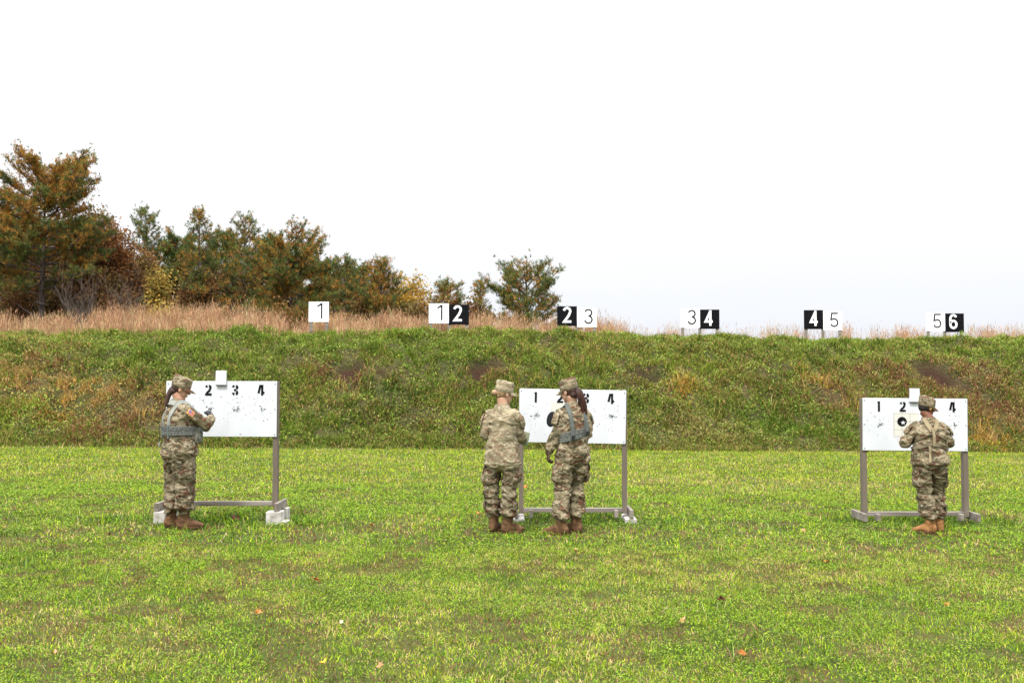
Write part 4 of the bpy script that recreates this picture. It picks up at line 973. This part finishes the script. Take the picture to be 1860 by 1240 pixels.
    zs = [hem, hem + .05, .90 if hem < .84 else .93, 1.02, 1.12, 1.20, 1.265, 1.305, 1.34]
    rr = [(hw_, hd_), (hw_ * 1.0, hd_), ((hw_ + ww) / 2 + .004, .133 * dep), (ww, .120 * dep), (.160 * bw, .128 * dep), (.165 * bw, .125), (.138, .108), (.100, .085), (.068, .064)]
    j.tube([(ctr[0], cy(z) - (.008 if z > 1.3 else 0), z) for z in zs], rr, 30, n=2.35, res=3)
    j.tube([(ctr[0], cy(1.36) - .002, 1.315), tuple(np.array([ctr[0], cy(1.35), 1.335]) * .8 + np.array(nb_) * .2 + [0, -.004, -.01])], [(.066, .062), (.062, .060)], 20)
    fo = foldfn(spec.get('jfold', .007) * 1.75, 7.0, sd + 60, cuffs=((1.0, .06, .004),)); pcs = [remesh(j, .0105, "torso", jm, root, fo, smooth=3)]
    for sg in (-1, 1):
        j = MB(); u = elb[sg] - sh[sg]; f_ = wri[sg] - elb[sg]; un, fn = u / np.linalg.norm(u), f_ / np.linalg.norm(f_); root_ = sh[sg] - np.array([sg * .035, 0, -.0])
        j.tube([root_, sh[sg] + [0, 0, .0], sh[sg] * .72 + elb[sg] * .28, sh[sg] * .35 + elb[sg] * .65, elb[sg] - un * .012, elb[sg] + fn * .02 - un * .0, elb[sg] * .55 + wri[sg] * .45, wri[sg] - fn * .035, wri[sg] - fn * .012], [.058, .063, (.061, .064), (.058, .060), .057, .055, .052, .045, .040], 18, ref=(.2, 1, .1), res=4); pcs.append(remesh(j, .0105, "sleeve", jm, root, fo, smooth=3))
    jacket = join("jacket", pcs, jm, root)
    jb = BVHTree.FromPolygons([v.co[:] for v in jacket.data.vertices], [p.vertices[:] for p in jacket.data.polygons])
    hr = MB(); n = 40; V = []                      # hem band: a real folded edge standing proud
    for i in range(n):
        a = i / n * 6.2832; e_ = 2 / 2.35; cx_, cyy = math.cos(a), math.sin(a); V.append((ctr[0] + hw_ * np.sign(cx_) * abs(cx_) ** e_, cy(hem) + hd_ * np.sign(cyy) * abs(cyy) ** e_, hem + .012))
    ribbon_on(jb, V + [V[0]], .020, "hem", jm, jacket, .003, .006)
    for sg in (-1, 1):                              # shoulder pocket with flap
        q = sh[sg] * .62 + elb[sg] * .38; out = np.array([sg * 1., -.25, .15]); u = elb[sg] - sh[sg]; u /= np.linalg.norm(u); out = out - out.dot(u) * u; out /= np.linalg.norm(out); fw = np.cross(u, out); p = MB(); o0 = q + out * .064
        p.tube([o0 - u * .07, o0 - u * .045 + out * .008, o0 + u * .035 + out * .010, o0 + u * .06], [(.036, .005), (.042, .009), (.042, .009), (.036, .005)], 16, ref=tuple(fw), n=4, res=3)
        remesh(p, .006, "shoulder_pocket", jm, jacket, foldfn(.003, 14, sd + 70 + sg), smooth=1)
    col_ = MB(); kk = 26; cc = np.array([ctr[0], cy(1.35), 1.325]) * .80 + np.array(nb_) * .20 + [0, 0, -.008]
    for i in range(kk):
        a = R(-235 + 290 * i / (kk - 1)); pass
    pts = [(cc[0] + .070 * math.cos(R(a)), cc[1] + .064 * math.sin(R(a)) - .004, cc[2] + .012) for a in np.linspace(120, 420, 30)]
    col_v = []; 
    for p_ in pts:
        d_ = np.array([p_[0] - cc[0], p_[1] - cc[1], 0]); d_ /= np.linalg.norm(d_)
        for a, b_ in ((-.003, .017), (.005, .019), (.013, -.018), (.0, -.022)): col_v.append(np.array(p_) + d_ * a + np.array([0, 0, b_]))
    cf = []
    for i in range(len(pts) - 1):
        for q in range(4): k2 = (q + 1) % 4; cf.append((i * 4 + q, i * 4 + k2, i * 4 + 4 + k2, i * 4 + 4 + q))
    cf += [(0, 1, 2, 3), tuple(len(col_v) - 4 + q for q in (3, 2, 1, 0))]
    new_mesh("collar", col_v, cf, jm, jacket, smooth=False)
    # --- boots
    for sg in (-1, 1):
        bt = MB(); f0 = foot[sg]; d_ = fdir[sg]; sdv = np.array([d_[1], -d_[0], 0])
        bt.tube([f0 + [0, 0, z] - d_ * o_ for z, o_ in ((.235, 0), (.19, 0), (.14, -.001), (.09, .006), (.05, .008), (.028, .008))], [(.053, .055), (.050, .053), (.047, .053), (.046, .060), (.045, .064), (.044, .066)], 18, ref=tuple(sdv))
        bt.tube([f0 + [0, 0, .050] - d_ * .055, f0 + [0, 0, .056], f0 + [0, 0, .058] + d_ * .06, f0 + [0, 0, .045] + d_ * .12, f0 + [0, 0, .036] + d_ * .165, f0 + [0, 0, .032] + d_ * .195], [(.036, .040), (.042, .050), (.043, .048), (.047, .034), (.044, .026), (.030, .019)], 18, ref=tuple(sdv), res=3, n=2.4)
        boot = remesh(bt, .0075, "boot", spec['boot'], root, foldfn(.003, 16, sd + 80 + sg, cuffs=((.15, .05, .0035),)), smooth=2)
        so_ = MB(); N = 28; V = []
        for z_, g_ in ((0, 1.0), (.008, 1.03), (.024, 1.03), (.026, .98)):
            for i in range(N):
                a = i / N * 6.2832; l_ = .068 + .128 * math.cos(a); wd = (.047 + .006 * math.cos(a)) * math.sin(a) * (1 - .15 * math.cos(2 * a))
                V.append(f0 + d_ * l_ * (g_ if l_ > 0 else 1.0) + sdv * wd * g_ + [0, 0, z_])
        ff = [tuple(range(N))[::-1], tuple(3 * N + i for i in range(N))]
        for r_ in range(3):
            for i in range(N): k2 = (i + 1) % N; ff.append((r_ * N + i, r_ * N + k2, r_ * N + N + k2, r_ * N + N + i))
        new_mesh("sole", V, ff, M['strap2'] if False else spec['sole'], boot)
        lc = MB()
        for z_ in (.10, .125, .15, .175, .20): 
            fp = f0 + d_ * (.058 + (.03 if z_ < .12 else 0)) + [0, 0, z_]; lc.tube([fp - sdv * .022, fp + d_ * .004, fp + sdv * .022], [.0035] * 3, 6, ref=(0, 0, 1))
        lc.build("laces", M['tan2'], boot)
    # --- cap: sloped soft crown with a folded band, visor
    cap = MB(); N = 36; rings = [(-.004, .078, .096), (-.002, .082, .100), (.060, .085, .104), (.064, .082, .100), (.070, .084, .102), (.108, .082, .101), (.120, .076, .095), (.127, .060, .078), (.128, .0, .0)]
    V = []; tilt_c = spec.get('captilt', -.10)
    for z, rx, ry in rings:
        for i in range(N):
            a = i / N * 6.2832; y = -.008 + ry * math.sin(a); wv = .0025 * math.sin(a * 5 + sd) * (z > .05)
            V.append(HM @ Vector((rx * math.cos(a), y, z + .006 - y * tilt_c * (-1) * .9 + wv + (.004 * math.sin(a * 3 + 1 + sd) if .1 < z < .125 else 0))))
    f = []
    for r_ in range(len(rings) - 1):
        for i in range(N): k2 = (i + 1) % N; f.append((r_ * N + i, r_ * N + k2, r_ * N + N + k2, r_ * N + N + i))
    f.append(tuple(range(N))[::-1])
    capo = new_mesh("cap", V, f, spec.get('cap', jm), root, smooth=True)
    vz = []; nv = 17
    for lay in (0, 1):
        for i in range(nv):
            a = R(90 - 66 + 132 * i / (nv - 1)); ca, sa = math.cos(a), math.sin(a)
            for rr_, dz in ((0, 0), (.5, -.004), (1, -.018)):
                ex = .070 * rr_ * max(0, (sa - .38) / .62) ** .5
                y = -.008 + (.100 + ex) * sa; vz.append(HM @ Vector((.084 * ca * (1 - .06 * rr_), y, .030 + dz - .012 * ca * ca * rr_ * 2 + y * tilt_c * .9 - lay * .004)))
    ff = []; b0 = nv * 3
    for i in range(nv - 1):
        for r_ in (0, 1):
            a_ = i * 3 + r_; ff.append((a_, a_ + 1, a_ + 4, a_ + 3)); ff.append((b0 + a_ + 3, b0 + a_ + 4, b0 + a_ + 1, b0 + a_))
        ff.append((i * 3 + 2, b0 + i * 3 + 2, b0 + i * 3 + 5, i * 3 + 5)); 
    new_mesh("visor", vz, ff, spec.get('cap', jm), capo, smooth=False)
    MB().box((-.032, -.1145, .030), (.032, -.1095, .046), M=HM @ Matrix.Rotation(R(-4), 4, 'X')).build("name_tape", M['tan2'] if spec.get('tape') is None else spec['tape'], capo)
    # --- hair
    hm = spec['hair']; h = MB(); h.ell((0, -.028, .010), (.0735, .076, .074), HM); (h.ell((0, -.062, -.028), (.050, .036, .030), HM) if not spec.get('short') else None)
    for sg in (-1, 1): h.ell((sg * .060, .018, .028), (.014, .036, .026), HM)
    if spec.get('low'): h.ell((0, -.056, -.042), (.056, .046, .046), HM)
    if spec.get('bun'): 
        h.ell((-.002, -.122, -.004), (.034, .032, .032), HM)
    hair = remesh(h, .006, "hair", hm, root, foldfn(.0022, 34, sd + 90, dirv=(1, 1, .3)), smooth=1)
    return root, L, dict(HM=HM, YM=Matrix.Translation(HM @ Vector((0, -.095, 0))) @ Matrix.Rotation(hy, 4, 'Z'), jb=jb, tb=tb, jacket=jacket, ctr=ctr, cy=cy, sh=sh, elb=elb, wri=wri, hair=hair, knee=knee, foot=foot, cap=capo, bw=bw, ww=ww, hw=hw_, dep=dep)

def strands(pts, rad, n, r0, name, m, parent, seed, wave=.006):
    rg = np.random.default_rng(seed); A = catmull(np.array([[*p, r] for p, r in zip(pts, rad)]), 8); N = len(A); paths = []
    T = np.gradient(A[:, :3], axis=0); T /= np.linalg.norm(T, axis=1)[:, None]; a = np.cross(T, [0.2, 1, .1]); a /= np.linalg.norm(a, axis=1)[:, None]; b = np.cross(T, a)
    for i in range(n):
        q, rr = rg.uniform(0, 6.28), math.sqrt(rg.random()); t = np.arange(N) / N; ph = rg.uniform(0, 6.28, 2)
        off = a * (A[:, 3] * rr * math.cos(q) + wave * np.sin(t * 14 + ph[0]) * t)[:, None] + b * (A[:, 3] * rr * .8 * math.sin(q) + wave * np.sin(t * 11 + ph[1]) * t)[:, None]
        e = rg.integers(int(N * .85), N + 1); paths.append(((A[:, :3] + off)[:e], r0 * (1 - .6 * t[:e] ** 3)))
    v, f = tubes_np(paths, 5); return new_mesh(name, v, f, m, parent, smooth=True)
def belt(P_, z0, z1, m, name, parent, tilt=0., grow=.014, back=None):
    c0 = P_['ctr']; mb = MB(); N = 44; V = []
    prof = [(z0, 0), (z0 + .006, .008), ((z0 + z1) / 2 - .004, .010), ((z0 + z1) / 2, .006), ((z0 + z1) / 2 + .004, .010), (z1 - .006, .008), (z1, 0)]
    for z, g in prof:
        for i in range(N):
            a = i / N * 6.2832; ca, sa = math.cos(a), math.sin(a); zz = z + tilt * ca
            lo = P_['jb'].ray_cast(Vector((c0[0] + ca * .42, P_['cy'](zz) + sa * .42, zz)), Vector((-ca, -sa, 0)))[0] if False else None
            zi = np.interp(zz, [.80, .93, 1.02, 1.12, 1.22], [.176, (P_['hw'] + P_['ww']) / 2, P_['ww'], .160 * P_['bw'], .165 * P_['bw']]); yi = np.interp(zz, [.80, .93, 1.02, 1.12, 1.22], [.145, .133 * P_['dep'], .12 * P_['dep'], .128 * P_['dep'], .125])
            e_ = 2 / 2.4; V.append((c0[0] + (zi + grow + g) * np.sign(ca) * abs(ca) ** e_, P_['cy'](zz) + (yi + grow + g) * np.sign(sa) * abs(sa) ** e_, zz))
    f = []
    for r_ in range(len(prof) - 1):
        for i in range(N): k2 = (i + 1) % N; f.append((r_ * N + i, r_ * N + k2, r_ * N + N + k2, r_ * N + N + i))
    for i in range(N): k2 = (i + 1) % N; f.append((6 * N + i, 6 * N + k2, k2, i))
    return new_mesh(name, V, f, m, parent, smooth=False)
def pouch(center, size, m, name, parent, seed, rot=0.):
    mb = MB(); c_ = Vector(center); w, d, h = size; rf = (math.cos(rot), math.sin(rot), 0)
    mb.tube([tuple(c_ + Vector((0, 0, z))) for z in (-h / 2, -h * .3, 0, h * .3, h / 2)], [(w * .42, d * .4), (w * .5, d * .5), (w * .5, d * .5), (w * .5, d * .48), (w * .44, d * .36)], 20, ref=rf, n=3.5, res=2)
    return remesh(mb, .007, name, m, parent, foldfn(.004, 14, seed), smooth=2)

G = lambda *a: a
# 1: woman with a dark braid and grey belt, left board
r1, L1, p1 = person(331, 957, 10.42, 50, .98, dict(seed=11, skin=M['skin'], jacket=M['camo'], trousers=M['camo_dark'], hem=.775, hemw=.200, hemd=.175, ctr=(-.015, 0), lean=-.03, headfwd=.02, headoff=(.005, 0), bulk=1.12, hipb=1.38, dep=1.15, waist=.172,
    foot={-1: (-.115, .06, 70), 1: (.050, -.03, 78)}, knee={-1: (-.095, .08, 0), 1: (.065, -.04, 0)}, elbow={-1: (-.21, .10, 1.06), 1: (.255, .04, 1.085)}, wrist={-1: (.10, .34, 1.12), 1: (.245, .23, 1.16)},
    hand={-1: ((.8, .3, .2), (.2, .2, -1), .7, M['gloveb']), 1: ((-.25, .6, .45), (-.6, .2, -.3), .9, M['gloveb'])}, head=(72, 18), low=1, hair=M['hair'], boot=M['boot'], sole=M['boot']),
    "person in camouflage with long dark braid and wide grey belt at the left board")
h1 = p1['YM']; bp = [h1 @ Vector(q) for q in ((0, .03, -.01), (-.0, .0, -.035), (-.012, -.022, -.075), (-.02, -.038, -.12), (-.028, -.05, -.165), (-.03, -.055, -.205))]
A = catmull(np.array([[*p, r] for p, r in zip(bp, (.040, .036, .032, .029, .026, .022))]), 8); br = MB()
for k in range(3):
    q = []; 
    for i, a in enumerate(A):
        ph = i / len(A) * 22 + k * 2.094; q.append((a[0] + math.cos(ph) * a[3] * .55, a[1] + math.sin(2 * ph) * a[3] * .25, a[2] + math.sin(ph) * .004))
    br.tube(q, [a[3] * .62 for a in A], 10)
remesh(br, .005, "braid", M['hair'], p1['hair'], foldfn(.001, 60, 5), smooth=0)
b1 = belt(p1, .985, 1.085, M['web'], "belt", r1)
for sg in (-1, 1):
    c0 = p1['ctr']; ribbon_on(p1['jb'], [(c0[0] + sg * .10, .16, 1.08), (c0[0] + sg * .105, .13, 1.22), (c0[0] + sg * .10, 0, 1.36), (c0[0] + sg * .095, -.12, 1.27), (c0[0] + sg * .085, -.15, 1.16), (c0[0] + sg * .085, -.16, 1.075)], .042, "shoulder_strap", M['strap'], b1, .010, .008)
ribbon_on(p1['jb'], [(c0[0] - .09, -.1, 1.325), (c0[0], -.12, 1.335), (c0[0] + .09, -.1, 1.325)], .055, "yoke_strap", M['strap'], b1, .012, .008)
for sg in (-1, 1):
    xq = c0[0] + sg * .085; bb = MB(); bb.box((xq - .016, p1['cy'](1.03) - .158, .955), (xq + .016, p1['cy'](1.03) - .146, 1.10), bev=.003); bb.build("buckle_strap", M['strap2'], b1)
pouch((c0[0] + .14, .115, .985), (.13, .07, .15), M['pouch'], "pouch", b1, 7, .6); pouch((c0[0] + .05, .155, 1.0), (.11, .07, .13), M['pouch'], "pouch", b1, 8); pouch((c0[0] - .10, .15, 1.0), (.12, .07, .13), M['pouch'], "pouch", b1, 9)
q0 = L1(-.225, -.02, 1.07); cd = MB(); cd.tube([q0 + [0.05, 0, 0], q0, q0 + [-.003, 0, -.09], q0 + [.004, 0, -.17]], [.004] * 4, 8, res=4); dr = cd.build("hanging_cord", M['blackc'], b1, True)
MB().tube([q0 + [.004, 0, -.165], q0 + [.004, 0, -.205]], [.011, .012], 10).build("cord_end", M['strap'], dr, True)
fm = frame_on(p1['jb'], p1['sh'][1] * .60 + p1['elb'][1] * .40 + L1(.03, -.12, .03), up=tuple(p1['sh'][1] - p1['elb'][1]), off=.020)
pt = MB().box((-.030, -.040, -.003), (.030, .040, .003), M=fm, bev=.001).build("shoulder_patch", M['gold'], p1['jacket'])
st = MB()
for i in range(5): st.box((-.024 + i * .0104, -.034, .0031), (-.024 + i * .0104 + .0062, .034, .0046), M=fm)
st.build("stripes", M['pink'], pt); MB().box((-.003, .004, .0047), (.024, .034, .0058), M=fm).build("star_field", M['lav'], pt)

# 2: woman with a blond bun, no belt
r2, L2, p2 = person(913, 962, 10.42, 18, .975, dict(seed=23, skin=M['skin2'], jacket=M['camo_pale'], trousers=M['camo_dark'], hem=.725, hemw=.188, hipb=1.02, ctr=(0, 0), lean=.0, headoff=(.015, 0), headfwd=.02, bulk=.98, waist=.152, jfold=.0085,
    foot={-1: (-.095, .03, 25), 1: (.055, -.05, 62)}, knee={-1: (-.12, .03, 0), 1: (.07, -.02, 0)}, elbow={-1: (-.185, .02, 1.045), 1: (.185, .05, 1.03)}, wrist={-1: (-.06, .23, 1.05), 1: (.20, .27, .99)},
    hand={-1: ((.6, .5, .1), (.2, 0, -1), .5, None), 1: ((-.4, .7, .0), (0, .2, -1), .8, None)}, head=(62, 8), hair=M['blond'], bun=True, boot=M['boot'], sole=M['boot'], tape=M['camo_pale'], cap=M['camo_pale']),
    "person in faded camouflage with a blond bun and no belt at the middle board")
sg_ = MB(); ww_ = L2(.245, .22, .985); mz = Matrix.Translation(Vector(ww_)) @ Matrix.Rotation(R(-18), 4, 'Z') @ Matrix.Rotation(R(14), 4, 'Y')
card = MB().box((-.045, -.004, -.075), (.045, .004, .075), bev=.002).build("card", M['sage'], None); card.matrix_world = Matrix.Translation(r2.location) @ Matrix.Rotation(-R(18), 4, 'Z') @ Matrix.Scale(.975, 4) @ mz
tag(card, "sage green card held in the right hand of the soldier with the bun", "card")

# 3: woman with a long brown ponytail, glove and grey belt
r3, L3, p3 = person(1033, 964, 10.40, -26, .995, dict(seed=37, skin=M['skin2'], jacket=M['camo'], trousers=M['camo'], hem=.825, hemw=.163, hipb=1.12, ctr=(.040, 0), lean=.0, shw=.128, headoff=(-.035, 0), headfwd=.01, bulk=1.0, waist=.150,
    foot={-1: (-.085, -.09, -68), 1: (.075, .05, -62)}, knee={-1: (-.07, -.03, 0), 1: (.075, .08, 0)}, elbow={-1: (-.125, -.07, 1.055), 1: (.20, .02, 1.045)}, wrist={-1: (-.215, -.06, .855), 1: (-.015, .20, 1.14)},
    hand={-1: ((-.05, 0, -1), (1, .2, 0), .9, M['glove']), 1: ((-.9, -.42, .08), (.3, -.9, 0), .5, M['glove'])}, head=(-52, 12), low=1, hair=M['hair'], boot=M['boot'], sole=M['boot'], captilt=-.10),
    "person in camouflage with a long brown ponytail and a gloved left hand, middle board")
h3 = p3['YM']; strands([h3 @ Vector(q) for q in ((.0, .0, .01), (.0, -.035, -.02), (.018, -.05, -.09), (.04, -.058, -.16), (.058, -.062, -.23), (.066, -.058, -.30))], (.020, .032, .038, .038, .030, .010), 130, .0065, "ponytail", M['hair'], p3['hair'], 4)
MB().tube([h3 @ Vector((.0, -.006, .008)), h3 @ Vector((.0, -.024, -.008))], [.024, .024], 16).build("hair_tie", M['blackc'], p3['hair'], True)
b3 = belt(p3, .99, 1.09, M['web'], "belt", r3, tilt=.045)
c0 = p3['ctr']
for sg in (-1, 1):
    ribbon_on(p3['jb'], [(c0[0] + sg * .10, .16, 1.08), (c0[0] + sg * .105, .13, 1.22), (c0[0] + sg * .10, 0, 1.36), (c0[0] + sg * .095, -.12, 1.27), (c0[0] + sg * .085, -.15, 1.16), (c0[0] + sg * .085, -.16, 1.10)], .040, "shoulder_strap", M['strap2'], b3, .010, .008)
    xq = c0[0] + sg * .085; MB().box((xq - .018, p3['cy'](1.03) - .160, 1.02 + sg * .02), (xq + .018, p3['cy'](1.03) - .148, 1.15 + sg * .02), bev=.003).build("buckle_strap", M['strap2'], b3)
    MB().box((xq - .017, p3['cy'](1.03) - .163, 1.005 + sg * .02), (xq + .017, p3['cy'](1.03) - .151, 1.05 + sg * .02), bev=.003).build("buckle", M['blackc'], b3)
pouch((c0[0] - .15, .09, 1.0), (.09, .06, .12), M['web'], "pouch", b3, 17, 1.2); pouch((c0[0] + .10, .15, 1.03), (.11, .06, .13), M['web'], "pouch", b3, 18)
pd = MB(); N = 28; V = []
for y_, k_ in ((-.011, .86), (-.008, 1), (.008, 1), (.011, .86)):
    for i in range(N):
        a = i / N * 6.2832; V.append((.052 * k_ * math.cos(a), y_, .083 * k_ * math.sin(a)))
f = [tuple(range(N)), tuple(3 * N + i for i in range(N))[::-1]]
for r_ in range(3):
    for i in range(N): k2 = (i + 1) % N; f.append((r_ * N + i, r_ * N + N + i, r_ * N + N + k2, r_ * N + k2))
pad = new_mesh("pad", V, f, M['blackc']); pp = P(1002, 761, 10.52); pad.location = pp; pad.rotation_euler = (0, R(14), R(10))
tag(pad, "black oval pad showing beside the upper left arm of the ponytailed soldier", "pad")

# 4: short woman with tan harness and glasses, right board
r4, L4, p4 = person(1687, 961, 10.80, 6, .905, dict(seed=51, skin=M['skin3'], jacket=M['camo'], trousers=M['camo_dark'], hem=.815, hemw=.208, hemd=.165, hipb=1.18, dep=1.12, ctr=(-.005, 0), lean=.02, headoff=(-.01, 0), headfwd=.045, bulk=1.15, waist=.190, jfold=.008,
    foot={-1: (-.04, -.05, -66), 1: (.12, .06, 8)}, knee={-1: (-.075, .0, 0), 1: (.105, .08, 0)}, elbow={-1: (-.30, .02, 1.06), 1: (.245, .02, 1.055)}, wrist={-1: (-.09, .24, 1.08), 1: (.07, .25, 1.08)},
    hand={-1: ((.8, .5, .1), (.1, .3, -1), .7, None), 1: ((-.8, .5, .1), (-.1, .3, -1), .7, None)}, head=(76, 10), short=1, shw=.146, hair=M['blackhair'], boot=M['boot_tan'], sole=M['boot'], tape=M['camo'], captilt=-.16),
    "shorter person in camouflage with tan Y harness and glasses at the right board")
c0 = p4['ctr']; hn = ribbon_on(p4['jb'], [(c0[0], -.17, 1.24), (c0[0] + .002, -.17, 1.16), (c0[0] + .004, -.17, 1.05), (c0[0] + .002, -.17, 1.02)], .032, "harness", M['tan'], r4, .018, .007)
for sg in (-1, 1):
    ribbon_on(p4['jb'], [(c0[0] + sg * .11, .15, 1.12), (c0[0] + sg * .105, .13, 1.22), (c0[0] + sg * .088, 0, 1.355), (c0[0] + sg * .062, -.12, 1.30), (c0[0] + sg * .012, -.16, 1.21)], .046, "shoulder_strap", M['tan'], hn, .015, .007)
    ribbon_on(p4['jb'], [(c0[0] + sg * .01, -.16, 1.19), (c0[0] + sg * .09, -.15, 1.14), (c0[0] + sg * .17, -.06, 1.09)], .012, "side_cord", M['tan2'], hn, .014, .006)
    ribbon_on(p4['jb'], [(c0[0] + sg * .02, -.16, 1.055), (c0[0] + sg * .09, -.15, 1.035), (c0[0] + sg * .17, -.06, 1.0 + .0 * sg), (c0[0] + sg * .18, .05, .99)], .040, "belt_half", M['tan2'], hn, .015, .009)
ribbon_on(p4['jb'], [(c0[0] - .045, -.17, 1.06), (c0[0] - .047, -.17, .96), (c0[0] - .045, -.17, .84)], .026, "tail_strap", M['tan'], hn, .012, .006)
pouch((c0[0] - .165, -.055, .93), (.10, .06, .15), M['camo_dark'], "pouch", hn, 27, .8); pouch((c0[0] + .17, .08, .97), (.10, .06, .13), M['camo_dark'], "pouch", hn, 28, 1.2)
h4 = p4['HM']; gl = MB()
for sg in (-1, 1):
    cx_ = sg * .032; pts_ = [h4 @ Vector((cx_ + .025 * math.cos(a), .091 - .012 * abs(math.cos(a)) * (1 if math.cos(a) * sg > 0 else 0), .002 + .017 * math.sin(a))) for a in np.linspace(0, 6.2832, 18)]
    gl.tube(pts_, [.0022] * 18, 6, cap=False); gl.tube([h4 @ Vector((sg * .056, .082, .008)), h4 @ Vector((sg * .074, .04, .010)), h4 @ Vector((sg * .078, -.005, .010))], [.0022] * 3, 6)
glo = gl.build("glasses", M['blackc'], r4)
for sg in (-1, 1): MB().ell((sg * .032, .090, .002), (.023, .0025, .016), h4, 12, 6).build("lens", M['lens'], glo, True)
MB().ell((.078, -.002, -.012), (.008, .007, .008), h4, 10, 8).build("ear_plug", M['yel'], r4, True)
